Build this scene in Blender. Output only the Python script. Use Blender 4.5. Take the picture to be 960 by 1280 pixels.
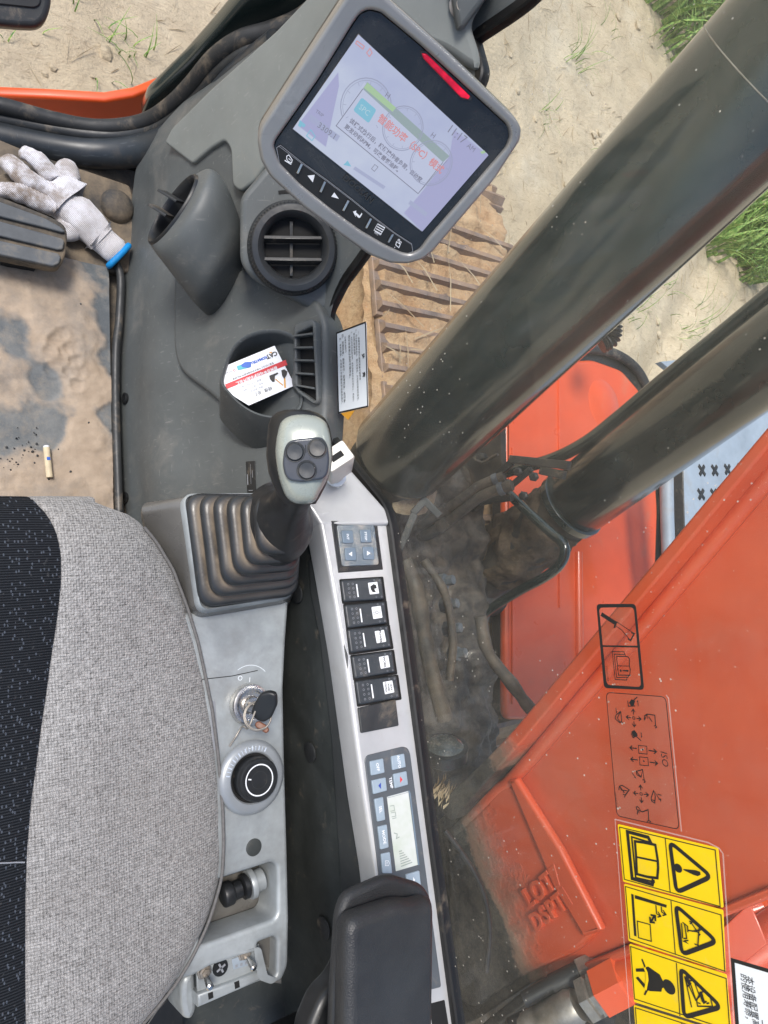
import bpy, bmesh, math, random
from mathutils import Vector, Matrix, noise
random.seed(7)
for o in list(bpy.data.objects): bpy.data.objects.remove(o)
SC = bpy.context.scene
COL = SC.collection
R = math.radians
# ------------------------------------------------------------------ camera
F = 900.0                                   # focal length in photo pixels (photo is 960 x 1280)
_dn = Vector((-700, 140, F)).normalized()    # where straight down lies in the camera's frame (right, down, forward)
_fy = Vector((-643, -9000, F)); _fy = (_fy - _dn * _fy.dot(_dn)).normalized()
_up = -_dn; _fx = _fy.cross(_up)
CAM = Vector((-.09, 0, 1.25))
def c2w(c): return Vector((_fx.dot(c), _fy.dot(c), _up.dot(c)))
cam = bpy.data.objects.new('camera', bpy.data.cameras.new('camera')); COL.objects.link(cam)
_r = c2w(Vector((1, 0, 0))); _u = c2w(Vector((0, -1, 0))); _b = c2w(Vector((0, 0, -1)))
m = Matrix((_r, _u, _b)).transposed().to_4x4(); m.translation = CAM
cam.matrix_world = m
cam.data.sensor_fit = 'VERTICAL'; cam.data.sensor_height = 36; cam.data.lens = F / 1280 * 36
cam.data.clip_start = .02; cam.data.clip_end = 500
SC.camera = cam
SC.render.resolution_x = 768; SC.render.resolution_y = 1024
# ------------------------------------------------------------------ light
SUN_EL, SUN_ROT = R(58), R(-60)
w = bpy.data.worlds.new('World'); SC.world = w; w.use_nodes = True
nt = w.node_tree; bg = nt.nodes['Background']
sk = nt.nodes.new('ShaderNodeTexSky'); sk.sky_type = 'NISHITA'; sk.sun_disc = False
sk.sun_elevation = SUN_EL; sk.sun_rotation = SUN_ROT; sk.air_density = 1.0; sk.dust_density = 2.5; sk.ozone_density = 1.0
nt.links.new(sk.outputs[0], bg.inputs[0]); bg.inputs[1].default_value = .10
sl = bpy.data.lights.new('sun', 'SUN'); sl.energy = 1.5; sl.angle = R(16); sl.color = (1, .97, .93)
so = bpy.data.objects.new('sun', sl); COL.objects.link(so)
_s = Vector((math.sin(SUN_ROT) * math.cos(SUN_EL), math.cos(SUN_ROT) * math.cos(SUN_EL), math.sin(SUN_EL)))
so.rotation_euler = _s.to_track_quat('Z', 'Y').to_euler()
SC.view_settings.view_transform = 'Standard'; SC.view_settings.look = 'None'
SC.view_settings.gamma = 1; SC.view_settings.exposure = .98; SC.view_settings.use_curve_mapping = False
SC.render.engine = 'CYCLES'

# ------------------------------------------------------------------ geometry helpers
def ray(p): return c2w(Vector(((p[0] - 480) / F, (p[1] - 640) / F, 1)))
class Plane:
    def __init__(s, o, n, u=None):
        s.o = Vector(o); s.n = Vector(n).normalized()
        if s.n.dot(CAM - s.o) < 0: s.n = -s.n
        u = Vector(u) if u else (Vector((0, 0, 1)) if abs(s.n.z) < .8 else Vector((0, 1, 0))).cross(s.n)
        s.u = (u - s.n * u.dot(s.n)).normalized(); s.v = s.n.cross(s.u)
    def at(s, p):                            # a photo pixel dropped on this plane
        r = ray(p); t = (s.o - CAM).dot(s.n) / r.dot(s.n); return CAM + r * t
    def xy(s, P): d = P - s.o; return Vector((d.dot(s.u), d.dot(s.v)))
    def uv(s, p): return s.xy(s.at(p))
    def w(s, x, y, h=0): return s.o + s.u * x + s.v * y + s.n * h
    def off(s, h): return Plane(s.o + s.n * h, s.n, s.u)
def ZP(z): return Plane((0, 0, z), (0, 0, 1), (1, 0, 0))
def XP(x): return Plane((x, 0, 0), (-1, 0, 0), (0, -1, 0))
def YP(y): return Plane((0, y, 0), (0, -1, 0), (1, 0, 0))
def D(p, d): return CAM + ray(p) * d         # pixel at a view depth
def facing(p, d, tilt=(0, 0, 0)):            # plane through a point, facing the eye (+ tilt)
    o = D(p, d); n = (CAM - o).normalized() + Vector(tilt); return Plane(o, n, _r)
def three(a, b, c): return Plane(a, (b - a).cross(c - a))
def quadplane(ps, depth):                    # true parallelogram pose from four pixels
    r = [ray(p) for p in ps]
    A = Matrix((r[0], -r[1], r[2])).transposed()   # l0 r0 - l1 r1 + l2 r2 = l3 r3
    l = A.inverted() @ r[3]; l = [l[0], l[1], l[2], 1]
    k = depth / (sum(l) / 4); P = [CAM + r[i] * l[i] * k for i in range(4)]
    return Plane(P[0], (P[1] - P[0]).cross(P[3] - P[0]), P[1] - P[0])
def S(s, ox=0, oy=0, k=1.0):                 # "x,y x,y" -> pixels
    return [(float(a.split(',')[0]) / k + ox, float(a.split(',')[1]) / k + oy) for a in s.split()]
def wloc(o):
    v = Vector((0, 0, 0))
    while o is not None: v += o.location; o = o.parent
    return v
def link(o, parent=None):
    COL.objects.link(o)
    if parent is not None: o.parent = parent
    return o
def props(o, label=None, cat=None, group=None, kind=None):
    if label: o['label'] = label
    if cat: o['category'] = cat
    if group: o['group'] = group
    if kind: o['kind'] = kind
    return o
def thing(name, label, cat, loc, group=None):
    o = link(bpy.data.objects.new(name, None)); o.location = Vector(loc); o.empty_display_size = .02
    return props(o, label, cat, group)
def mob(name, verts, faces, mat, parent=None, smooth=40, label=None):
    verts = [Vector(v) for v in verts]
    if parent is None:
        b = sum(verts, Vector()) / len(verts); b.z = min(v.z for v in verts)
    else: b = wloc(parent)
    me = bpy.data.meshes.new(name); me.from_pydata([v - b for v in verts], [], faces); me.update()
    bm = bmesh.new(); bm.from_mesh(me); bmesh.ops.recalc_face_normals(bm, faces=bm.faces); bm.to_mesh(me); bm.free()
    if smooth: me.shade_smooth(); me.set_sharp_from_angle(angle=R(smooth))
    if mat is not None: me.materials.append(mat)
    o = bpy.data.objects.new(name, me)
    link(o, parent)
    if parent is None: o.location = b
    if label: o['label'] = label
    return o
class MB:                                    # several shapes that make ONE piece
    def __init__(s): s.v = []; s.f = []
    def add(s, vf):
        n = len(s.v); s.v += list(vf[0]); s.f += [tuple(i + n for i in f) for f in vf[1]]; return s
    def build(s, name, mat, parent=None, smooth=40, label=None): return mob(name, s.v, s.f, mat, parent, smooth, label)
def rnd(pts, r, n=5):                        # round the corners of a 2D polygon
    out = []
    N = len(pts)
    for i in range(N):
        a, b, c = Vector(pts[i - 1]), Vector(pts[i]), Vector(pts[(i + 1) % N])
        rr = r[i] if isinstance(r, (list, tuple)) else r
        k = min(rr, (a - b).length * .48, (c - b).length * .48)
        if k < 1e-5: out.append(b); continue
        p, q = b + (a - b).normalized() * k, b + (c - b).normalized() * k
        for j in range(n + 1):
            t = j / n; out.append(p * (1 - t) ** 2 + b * 2 * t * (1 - t) + q * t * t)
    return out
def curve2mesh(cu):
    o = bpy.data.objects.new('tmp', cu); COL.objects.link(o)
    me = bpy.data.meshes.new_from_object(o)
    v = [x.co.copy() for x in me.vertices]; f = [tuple(p.vertices) for p in me.polygons]
    bpy.data.objects.remove(o); bpy.data.meshes.remove(me); bpy.data.curves.remove(cu)
    return v, f
def shape2d(outs, thick, bevel, res=2):
    cu = bpy.data.curves.new('c', 'CURVE'); cu.dimensions = '2D'; cu.fill_mode = 'BOTH'
    for pts in outs:
        sp = cu.splines.new('POLY'); sp.points.add(len(pts) - 1)
        for q, p in zip(sp.points, pts): q.co = (p[0], p[1], 0, 1)
        sp.use_cyclic_u = True
    b = min(bevel, thick * .49)
    cu.extrude = thick / 2 - b; cu.bevel_depth = b; cu.bevel_resolution = res
    cu.offset = -b
    return curve2mesh(cu)
def plate_vf(outs, pl, thick, bevel=.002, rad=0, proud=0, res=2, n=5):
    """outs: outlines as 2D lists in the plane's own metres; front face 'proud' above the plane, body behind it"""
    outs = [rnd(o, rad, n) if rad else o for o in outs]
    v, f = shape2d(outs, thick, bevel, res)
    return [pl.w(p.x, p.y, p.z - thick / 2 + proud) for p in v], f
def plate(name, px, pl, thick, mat, parent=None, bevel=.002, rad=0, proud=0, holes=(), smooth=40, label=None, res=2, n=5):
    outs = [[pl.uv(p) for p in px]] + [[pl.uv(p) for p in h] for h in holes]
    v, f = plate_vf(outs, pl, thick, bevel, rad, proud, res, n)
    return mob(name, v, f, mat, parent, smooth, label)
def smooth_path(pts, n=6, closed=False):
    P = [Vector(p) for p in pts]
    if len(P) < 3: return P
    out = []; N = len(P)
    for i in range(N if closed else N - 1):
        a = P[i - 1] if (i or closed) else P[0] * 2 - P[1]
        b, c = P[i], P[(i + 1) % N]
        d = P[(i + 2) % N] if (closed or i + 2 < N) else P[-1] * 2 - P[-2]
        for j in range(n):
            t = j / n
            out.append(.5 * ((2 * b) + (c - a) * t + (2 * a - 5 * b + 4 * c - d) * t * t + (3 * b - a - 3 * c + d) * t ** 3))
    if not closed: out.append(P[-1])
    return out
def tube_vf(pts, r, seg=12, closed=False, n=6, flat=1.0, up=None):
    P = smooth_path(pts, n, closed) if n else [Vector(p) for p in pts]
    N = len(P); v = []; f = []; ref = None
    for i in range(N):
        t = (P[(i + 1) % N] - P[i - 1]) if closed else (P[min(i + 1, N - 1)] - P[max(i - 1, 0)])
        t.normalize()
        if ref is None: ref = (up or Vector((.31, .21, .93))).cross(t)
        a = (ref - t * ref.dot(t)).normalized(); b = t.cross(a); ref = a
        rr = r(i / (N - 1)) if callable(r) else r
        for k in range(seg):
            q = 2 * math.pi * k / seg; v.append(P[i] + a * math.cos(q) * rr + b * math.sin(q) * rr * flat)
    for i in range(N if closed else N - 1):
        for k in range(seg):
            j = (i + 1) % N
            f.append((i * seg + k, i * seg + (k + 1) % seg, j * seg + (k + 1) % seg, j * seg + k))
    if not closed: f += [tuple(range(seg))[::-1], tuple(range((N - 1) * seg, N * seg))]
    return v, f
def tube(name, pts, r, mat, parent=None, seg=12, closed=False, n=6, label=None, flat=1.0, up=None):
    return mob(name, *tube_vf(pts, r, seg, closed, n, flat, up), mat, parent, 50, label)
def lathe_vf(o, ax, prof, seg=32, cap=True):
    """prof: (radius, height along ax)"""
    ax = Vector(ax).normalized(); a = ax.orthogonal().normalized(); b = ax.cross(a); o = Vector(o)
    v = []; f = []
    for r, h in prof:
        for k in range(seg):
            q = 2 * math.pi * k / seg; v.append(o + ax * h + (a * math.cos(q) + b * math.sin(q)) * max(r, 1e-5))
    for i in range(len(prof) - 1):
        for k in range(seg): f.append((i * seg + k, i * seg + (k + 1) % seg, (i + 1) * seg + (k + 1) % seg, (i + 1) * seg + k))
    if cap: f += [tuple(range(seg))[::-1], tuple(range((len(prof) - 1) * seg, len(prof) * seg))]
    return v, f
def lathe(name, o, ax, prof, mat, parent=None, seg=32, cap=True, label=None, smooth=40):
    return mob(name, *lathe_vf(o, ax, prof, seg, cap), mat, parent, smooth, label)
def loft_vf(rings, cap=True, closed=True):
    n = len(rings[0]); v = [Vector(p) for r in rings for p in r]; f = []
    for i in range(len(rings) - 1):
        for k in range(n if closed else n - 1):
            f.append((i * n + k, i * n + (k + 1) % n, (i + 1) * n + (k + 1) % n, (i + 1) * n + k))
    if cap: f += [tuple(range(n))[::-1], tuple(range((len(rings) - 1) * n, len(rings) * n))]
    return v, f
def box_vf(c, sx, sy, sz, u=Vector((1, 0, 0)), v=Vector((0, 1, 0)), bevel=0):
    u = Vector(u).normalized(); v = Vector(v); v = (v - u * v.dot(u)).normalized(); w_ = u.cross(v)
    pl = Plane.__new__(Plane); pl.o = Vector(c); pl.u = u; pl.v = v; pl.n = w_
    x, y = sx / 2, sy / 2
    return plate_vf([[(-x, -y), (x, -y), (x, y), (-x, y)]], pl, sz, bevel, 0, sz / 2, 1)
def bar_vf(a, b, wd, th, nrm, bevel=.0005):
    a, b = Vector(a), Vector(b); u = (b - a); L = u.length
    n = Vector(nrm); v = n.cross(u)
    return box_vf((a + b) / 2, L, wd, th, u, v, bevel)
# ---- flat print on a plane
_glyph = {}
def text2d(s, size, align='LEFT', shear=0, bold=0):
    cu = bpy.data.curves.new('t', 'FONT'); cu.body = s; cu.size = size; cu.align_x = align; cu.align_y = 'CENTER'
    cu.shear = shear; cu.offset = bold; cu.resolution_u = 2; cu.fill_mode = 'FRONT'
    return curve2mesh(cu)
class Print:
    def __init__(s, pl, h=.0003): s.pl = pl; s.m = MB(); s.h = h
    def _h(s): s.h += .00002; return s.h
    def poly2(s, outs):
        v, f = shape2d(outs, 0, 0); h = s._h(); s.m.add(([s.pl.w(p.x, p.y, h) for p in v], f)); return s
    def poly(s, px, holes=(), rad=0):
        o = [[s.pl.uv(p) for p in px]] + [[s.pl.uv(p) for p in q] for q in holes]
        if rad: o = [rnd(q, rad) for q in o]
        return s.poly2(o)
    def line2(s, P, wd, closed=False):
        P = [Vector(p) for p in P]; N = len(P); h = s._h(); v = []; f = []
        for i in range(N):
            a = P[i - 1] if (i or closed) else None; b = P[(i + 1) % N] if (i < N - 1 or closed) else None
            d1 = (P[i] - a).normalized() if a is not None else (b - P[i]).normalized()
            d2 = (b - P[i]).normalized() if b is not None else d1
            t = (d1 + d2); t = t.normalized() if t.length > .1 else d1
            nn = Vector((-t.y, t.x)); k = max(.45, nn.dot(Vector((-d1.y, d1.x))))
            for sg in (1, -1): q = P[i] + nn * sg * wd / 2 / k; v.append(s.pl.w(q.x, q.y, h))
        for i in range(N if closed else N - 1):
            j = (i + 1) % N; f.append((2 * i, 2 * i + 1, 2 * j + 1, 2 * j))
        s.m.add((v, f)); return s
    def line(s, px, wd, closed=False, rad=0):
        o = [s.pl.uv(p) for p in px]
        if rad and closed: o = rnd(o, rad)
        return s.line2(o, wd, closed)
    def ring(s, px, r, wd, a0=0, a1=360):
        c = s.pl.uv(px); n = 28
        return s.line2([c + Vector((math.cos(R(a0 + (a1 - a0) * i / n)), math.sin(R(a0 + (a1 - a0) * i / n)))) * r for i in range(n + (a1 - a0 < 360))], wd, a1 - a0 >= 360)
    def disc(s, px, r, n=16):
        c = s.pl.uv(px); return s.poly2([[c + Vector((math.cos(6.2832 * i / n), math.sin(6.2832 * i / n))) * r for i in range(n)]])
    def arrow(s, a, b, wd, hd):
        A, B = s.pl.uv(a), s.pl.uv(b); d = (B - A).normalized(); nn = Vector((-d.y, d.x))
        s.line2([A, B], wd); s.line2([B - d * hd + nn * hd * .8, B, B - d * hd - nn * hd * .8], wd); return s
    def text(s, px, txt, size, align='CENTER', ang=0, shear=0, d=None, bold=0, sx=1):
        """d: pixel towards which the line of text reads"""
        c = s.pl.uv(px)
        if d is not None: q = s.pl.uv(d) - c; ang = math.atan2(q.y, q.x)
        ca, sa = math.cos(ang), math.sin(ang); v, f = text2d(txt, size, align, shear, bold); h = s._h()
        s.m.add(([s.pl.w(c.x + (p.x * sx) * ca - p.y * sa, c.y + (p.x * sx) * sa + p.y * ca, h) for p in v], f)); return s
    def build(s, name, mat, parent, label=None): return mob(name, s.m.v, s.m.f, mat, parent, 0, label)

# ------------------------------------------------------------------ materials
def lin(r, g, b):
    f = lambda c: (c / 255 / 12.92) if c / 255 <= .04045 else ((c / 255 + .055) / 1.055) ** 2.4
    return (f(r), f(g), f(b))
def c4(c): return (c[0], c[1], c[2], 1)
class NT:
    def __init__(s, name):
        s.m = bpy.data.materials.new(name); s.m.use_nodes = True; s.t = s.m.node_tree; s.b = s.t.nodes['Principled BSDF']
        s.co = s.t.nodes.new('ShaderNodeTexCoord').outputs['Object']
    def n(s, typ, **k):
        x = s.t.nodes.new(typ)
        for a, b in k.items(): setattr(x, a, b)
        return x
    def l(s, a, b): s.t.links.new(a, b)
    def noise(s, scale, detail=4, rough=.6, stretch=None, dist=0):
        x = s.n('ShaderNodeTexNoise'); x.inputs['Scale'].default_value = scale; x.inputs['Detail'].default_value = detail
        x.inputs['Roughness'].default_value = rough; x.inputs['Distortion'].default_value = dist
        if stretch:
            mp = s.n('ShaderNodeMapping'); mp.inputs['Scale'].default_value = stretch; s.l(s.co, mp.inputs[0]); s.l(mp.outputs[0], x.inputs[0])
        else: s.l(s.co, x.inputs[0])
        return x.outputs[0]
    def ramp(s, v, a, b, lo=0, hi=1):
        x = s.n('ShaderNodeMapRange'); x.inputs[1].default_value = a; x.inputs[2].default_value = b
        x.inputs[3].default_value = lo; x.inputs[4].default_value = hi; s.l(v, x.inputs[0]); return x.outputs[0]
    def mix(s, fac, a, b):
        x = s.n('ShaderNodeMix', data_type='RGBA')
        for i, v in ((0, fac), (6, a), (7, b)):
            if isinstance(v, (tuple, list)): x.inputs[i].default_value = c4(v)
            elif isinstance(v, (int, float)): x.inputs[i].default_value = v
            else: s.l(v, x.inputs[i])
        return x.outputs[2]
    def math(s, op, a, b=None):
        x = s.n('ShaderNodeMath', operation=op)
        for i, v in ((0, a), (1, b)):
            if v is None: continue
            if isinstance(v, (int, float)): x.inputs[i].default_value = v
            else: s.l(v, x.inputs[i])
        return x.outputs[0]
    def set(s, k, v):
        if isinstance(v, (int, float)): s.b.inputs[k].default_value = v
        elif isinstance(v, (tuple, list)): s.b.inputs[k].default_value = c4(v)
        else: s.l(v, s.b.inputs[k])
    def bump(s, h, strength, dist=.001, prev=None):
        x = s.n('ShaderNodeBump'); x.inputs['Strength'].default_value = strength; x.inputs['Distance'].default_value = dist
        s.l(h, x.inputs['Height'])
        if prev is not None: s.l(prev, x.inputs['Normal'])
        s.l(x.outputs[0], s.b.inputs['Normal']); return x.outputs[0]
DUST = (.34, .27, .19)
def M(name, col, rough=.5, metal=0, var=.25, vs=14, dust=0, dusts=9, grain=.0, gs=900, dents=0, coat=0, spec=.5, dustcol=DUST, scratch=0, scol=(.5, .5, .48)):
    """painted / moulded surface: mottled colour, patches of dust, fine grain, dents, scratches"""
    x = NT(name); base = x.noise(vs, 5)
    c = x.mix(x.ramp(base, .3, .7), [v * (1 - var) for v in col], [min(1, v * (1 + var)) for v in col])
    r = x.ramp(x.noise(vs * 2.3, 4), .3, .7, rough * .8, min(1, rough * 1.25))
    if dust:
        d = x.ramp(x.noise(dusts, 8, .68, dist=.4), .62 - dust * .3, .78 - dust * .12, 0, min(1, .35 + dust * .6))
        c = x.mix(d, c, dustcol); r = x.math('MAXIMUM', r, x.math('MULTIPLY', d, .85))
    if scratch:
        sc = x.ramp(x.noise(30, 3, .5, (1, 9, 2)), .66 - .06 * scratch, .74, 0, scratch); c = x.mix(sc, c, scol)
        s2 = x.ramp(x.noise(55, 2, .5, (8, 1, 3)), .7 - .05 * scratch, .76, 0, scratch); c = x.mix(s2, c, scol)
    x.set('Base Color', c); x.set('Roughness', r); x.set('Metallic', metal); x.set('Specular IOR Level', spec)
    if coat: x.set('Coat Weight', coat); x.set('Coat Roughness', .12)
    p = None
    if dents: p = x.bump(x.noise(vs * 1.5, 6), dents, .004)
    if grain: x.bump(x.noise(gs, 2), grain, .0006, p)
    return x.m
def flat(name, col, rough=.6, emit=0):
    x = NT(name); x.set('Base Color', col); x.set('Roughness', rough)
    if emit: x.set('Emission Color', col); x.set('Emission Strength', emit)
    return x.m
m_trim = M('grey_trim_plastic', (.092, .101, .101), .46, var=.18, vs=8, dust=.26, dusts=11, grain=.35, gs=1400, scratch=.3, scol=(.3, .3, .29), dustcol=(.23, .215, .19))
m_plate = M('grey_green_plastic', (.19, .205, .195), .5, var=.12, vs=9, dust=.12, dusts=10, grain=.2, gs=1400, scratch=.2, scol=(.4, .4, .38))
m_dkplast = M('charcoal_plastic', (.03, .032, .033), .45, var=.3, vs=20, dust=.3, dusts=26, grain=.2, gs=1500)
m_blackp = M('black_plastic', (.014, .015, .016), .4, var=.3, vs=25, dust=.12, dusts=30, grain=.1, gs=1500)
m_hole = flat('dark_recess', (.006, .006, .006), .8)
m_rubber = M('black_rubber', (.02, .021, .022), .55, var=.3, vs=20, dust=.3, dusts=20, grain=.2, gs=700)
m_boot0 = M('dusty_boot_rubber', (.035, .038, .041), .42, var=.3, vs=18, dust=.3, dusts=22, grain=.15, gs=900)
m_seal = M('window_seal_rubber', (.006, .006, .006), .5, var=.3, vs=30, dust=.1, dusts=30)
m_silver = M('silver_paint', (.54, .54, .535), .34, .35, var=.08, vs=16, dust=.12, dusts=16, grain=.08, gs=1200, dustcol=(.36, .33, .28))
m_gun = M('gunmetal_plastic', (.27, .268, .26), .32, .4, var=.15, vs=10, dust=.2, dusts=14, grain=.05, gs=1200, dustcol=(.50, .49, .46), scratch=.15, scol=(.15, .15, .15))
m_face = M('smudged_black_glass', (.012, .013, .014), .22, var=.3, vs=12, dust=.55, dusts=13, dustcol=(.055, .053, .05), coat=.3)
m_frame = M('scuffed_dark_frame', (.022, .027, .032), .38, var=.3, vs=9, dust=.3, dusts=16, dustcol=(.13, .10, .07), scratch=.2, scol=(.2, .22, .24))
m_worn = M('worn_silver_paint', (.335, .36, .365), .40, .25, var=.30, vs=15, dust=.5, dusts=12, grain=.1, gs=1200, scratch=.12, scol=(.22, .22, .22), dustcol=(.215, .215, .205))
m_bronze = M('scuffed_grey_panel', (.13, .125, .115), .3, .15, var=.25, vs=9, dust=.15, dusts=9, grain=.1)
m_gap = M('dusty_dark_panel', (.036, .040, .038), .5, var=.3, vs=15, dust=.06, dusts=45, grain=.15, scratch=.15, scol=(.14, .14, .12))
m_chrome = M('chrome', (.62, .60, .57), .27, 1, var=.2, vs=60, dust=.25, dusts=60)
m_steel = M('dull_steel', (.36, .33, .29), .5, .75, var=.3, vs=50, dust=.4, dusts=30)
m_black = flat('black_print', (.012, .012, .012), .5)
m_white = flat('white_print', (.78, .8, .82), .5)
m_orange = M('orange_red_paint', (.60, .066, .020), .32, var=.1, vs=5, dust=.1, dusts=6, coat=.4, dents=.015, dustcol=(.5, .2, .12), scratch=.12, scol=(.7, .3, .2))
m_orange2 = M('bright_orange_paint', (.74, .095, .020), .32, var=.1, vs=5, dust=.16, dusts=5, coat=.45, dustcol=(.45, .22, .12))
m_cyl = M('black_gloss_paint', (.019, .030, .028), .21, var=.3, vs=8, dust=.03, dusts=6, coat=.8, dustcol=(.10, .09, .075))
m_mudblack = M('muddy_black', (.03, .028, .026), .6, var=.5, vs=10, dust=.55, dusts=7, dents=.6, dustcol=(.17, .125, .08))
m_fit = M('dull_grey_fitting', (.12, .135, .15), .5, .2, var=.3, vs=40, dust=.4, dusts=30, dustcol=(.14, .11, .08))
m_grease = M('caked_grease', (.050, .043, .036), .6, var=.6, vs=22, dust=.65, dusts=14, dents=1.0, dustcol=(.19, .15, .11))
m_stepmet = M('grey_step_metal', (.36, .42, .48), .45, .1, var=.15, vs=9, dust=.25, dusts=9)
m_tread = M('worn_track_steel', (.26, .20, .17), .6, .25, var=.4, vs=14, dust=.75, dusts=12, dustcol=(.44, .28, .165), dents=.5)
m_yellow = M('decal_yellow', (.86, .60, .002), .35, var=.05, vs=30, dust=.22, dusts=26, dustcol=(.62, .47, .12), scratch=.1, scol=(.8, .66, .3))
m_decalw = flat('decal_white', (.80, .85, .88), .4)
m_paper = flat('card_paper', (.82, .84, .87), .45)
m_red = flat('print_red', (.55, .02, .03), .5)
m_blue = flat('print_blue', (.03, .12, .5), .5)
m_amber = flat('print_amber', (.7, .33, .03), .5)
m_gprint = flat('print_grey', (.25, .26, .28), .5)
m_hose = M('black_hose', (.02, .02, .02), .45, var=.3, vs=30, dust=.25, dusts=16, dustcol=(.15, .11, .08))
m_mudhose = M('mud_coated_hose', (.05, .045, .04), .6, var=.4, vs=20, dust=.7, dusts=14, dents=.6, dustcol=(.18, .14, .098))

x = NT('dusty_boot_rubber_folds')
at_ = x.n('ShaderNodeAttribute'); at_.attribute_name = 'groove'
nb = x.noise(30, 6, .7); c = x.mix(x.ramp(x.noise(14, 5), .3, .7), (.018, .020, .022), (.038, .041, .044))
gf_ = x.math('MULTIPLY', at_.outputs['Fac'], x.ramp(x.noise(11, 5, .65), .34, .52, .25, 1))
gf_ = x.math('MAXIMUM', gf_, x.ramp(nb, .60, .8, 0, .25))
x.set('Base Color', x.mix(gf_, c, (.27, .215, .155))); x.set('Roughness', x.math('MAXIMUM', x.ramp(nb, .3, .7, .27, .42), x.math('MULTIPLY', gf_, .85))); x.bump(x.noise(25, 6), .25, .003); m_boot = x.m
# ================================================================== OUTSIDE THE CAB
GZ = -1.2
def gh(x, y):                                # ground relief: ruts, clods
    p = Vector((x, y, 0))
    near = max(0, 1 - (Vector((x, y)) - Vector((3, 2))).length / 14)
    h = noise.fractal(p * .7, 1, 2, 4) * .06 + near * noise.fractal(p * 6, .9, 2.1, 4) * .020
    d = (x * .72 - (y - .9) * .69)            # wheel ruts running away to the upper right
    for k in (2.1, 2.75): h -= near * .075 * math.exp(-((d - k) / .13) ** 2)
    return GZ + h
def grid_axis(lo, hi, a, b, st):
    v = [a + i * st for i in range(int((b - a) / st) + 1)]
    s = st; x = a
    L = []
    while x > lo: s *= 1.35; x -= s; L.append(max(x, lo))
    s = st; x = v[-1]; H = []
    while x < hi: s *= 1.35; x += s; H.append(min(x, hi))
    return L[::-1] + v + H
xs = grid_axis(-90, 90, -.6, 6.4, .032); ys = grid_axis(-90, 90, -.8, 4.6, .032)
gv = [(x, y, gh(x, y)) for y in ys for x in xs]; nx = len(xs)
gf = [(j * nx + i, j * nx + i + 1, (j + 1) * nx + i + 1, (j + 1) * nx + i) for j in range(len(ys) - 1) for i in range(nx - 1)]
x = NT('sandy_dirt')
n1, n2, n3 = x.noise(.9, 6), x.noise(7, 7, .7), x.noise(60, 4, .7)
c = x.mix(x.ramp(n1, .35, .65), (.62, .50, .33), (.78, .66, .47)); c = x.mix(x.ramp(n2, .42, .72, 0, .55), c, (.50, .39, .26))
c = x.mix(x.ramp(n3, .58, .75, 0, .7), c, (.30, .22, .14)); c = x.mix(x.ramp(x.noise(2.4, 5), .55, .72, 0, .6), c, (.82, .73, .56))
st_ = x.ramp(x.noise(5, 5, .65, (2.2, 9, 1), 1.8), .54, .72, 0, .6); c = x.mix(st_, c, (.36, .26, .16))
x.set('Base Color', c); x.set('Roughness', .95); x.bump(x.noise(28, 9, .75), .9, .03); m_ground = x.m
g = mob('ground', gv, gf, m_ground, None, 180); g['kind'] = 'structure'
# ---- grass, straw, clods on the ground
def blade_vf(p, ang, L, wd, lean, seg=4):
    d = Vector((math.cos(ang), math.sin(ang), 0)); s = Vector((-d.y, d.x, 0)); v = []; f = []
    for i in range(seg + 1):
        t = i / seg; c_ = p + d * (lean * L * t * t) + Vector((0, 0, L * (t - .38 * lean * t * t)))
        ww = wd * (1 - t ** 1.6) + .0006; v += [c_ - s * ww / 2, c_ + s * ww / 2 + d * ww * .25]
        if i: k = 2 * i; f.append((k - 2, k - 1, k + 1, k))
    return v, f
x = NT('grass_green')
gn = x.noise(3, 3); gi = x.noise(55, 2)
x.set('Base Color', x.mix(x.ramp(gi, .35, .65), x.mix(x.ramp(gn, .4, .6), (.11, .27, .04), (.07, .19, .035)), (.34, .44, .12)))
x.set('Roughness', .5); x.set('Specular IOR Level', .3); x.set('Transmission Weight', 0)
m_grass = x.m
gp = ZP(GZ)
def grass_patch(poly, count, L, mb, wd=.013):
    P = [gp.at(p) for p in poly]
    xsn = [p.x for p in P]; ysn = [p.y for p in P]
    def ins(x, y):
        r = False
        for i in range(len(P)):
            a, b = P[i - 1], P[i]
            if (a.y > y) != (b.y > y) and x < (b.x - a.x) * (y - a.y) / (b.y - a.y) + a.x: r = not r
        return r
    k = 0; t = 0
    while k < count and t < count * 30:
        t += 1; x, y = random.uniform(min(xsn), max(xsn)), random.uniform(min(ysn), max(ysn))
        if not ins(x, y) or noise.noise(Vector((x * 2.2, y * 2.2, 3))) < -.22: continue
        k += 1; mb.add(blade_vf(Vector((x, y, gh(x, y) - .01)), random.uniform(0, 6.28), L * random.uniform(.5, 1.2), wd * random.uniform(.6, 1.3), random.uniform(.3, 1.1)))
mb = MB()
grass_patch(S('796,-10 815,25 822,60 845,100 1010,-40 1010,-260 770,-200'), 3200, .55, mb, .026)
grass_patch(S('880,300 925,255 960,215 1010,180 1100,280 1010,330 930,360 905,335'), 1500, .45, mb, .022)
props(mb.build('grass', m_grass, None, 0), kind='stuff')
mb = MB()
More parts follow.
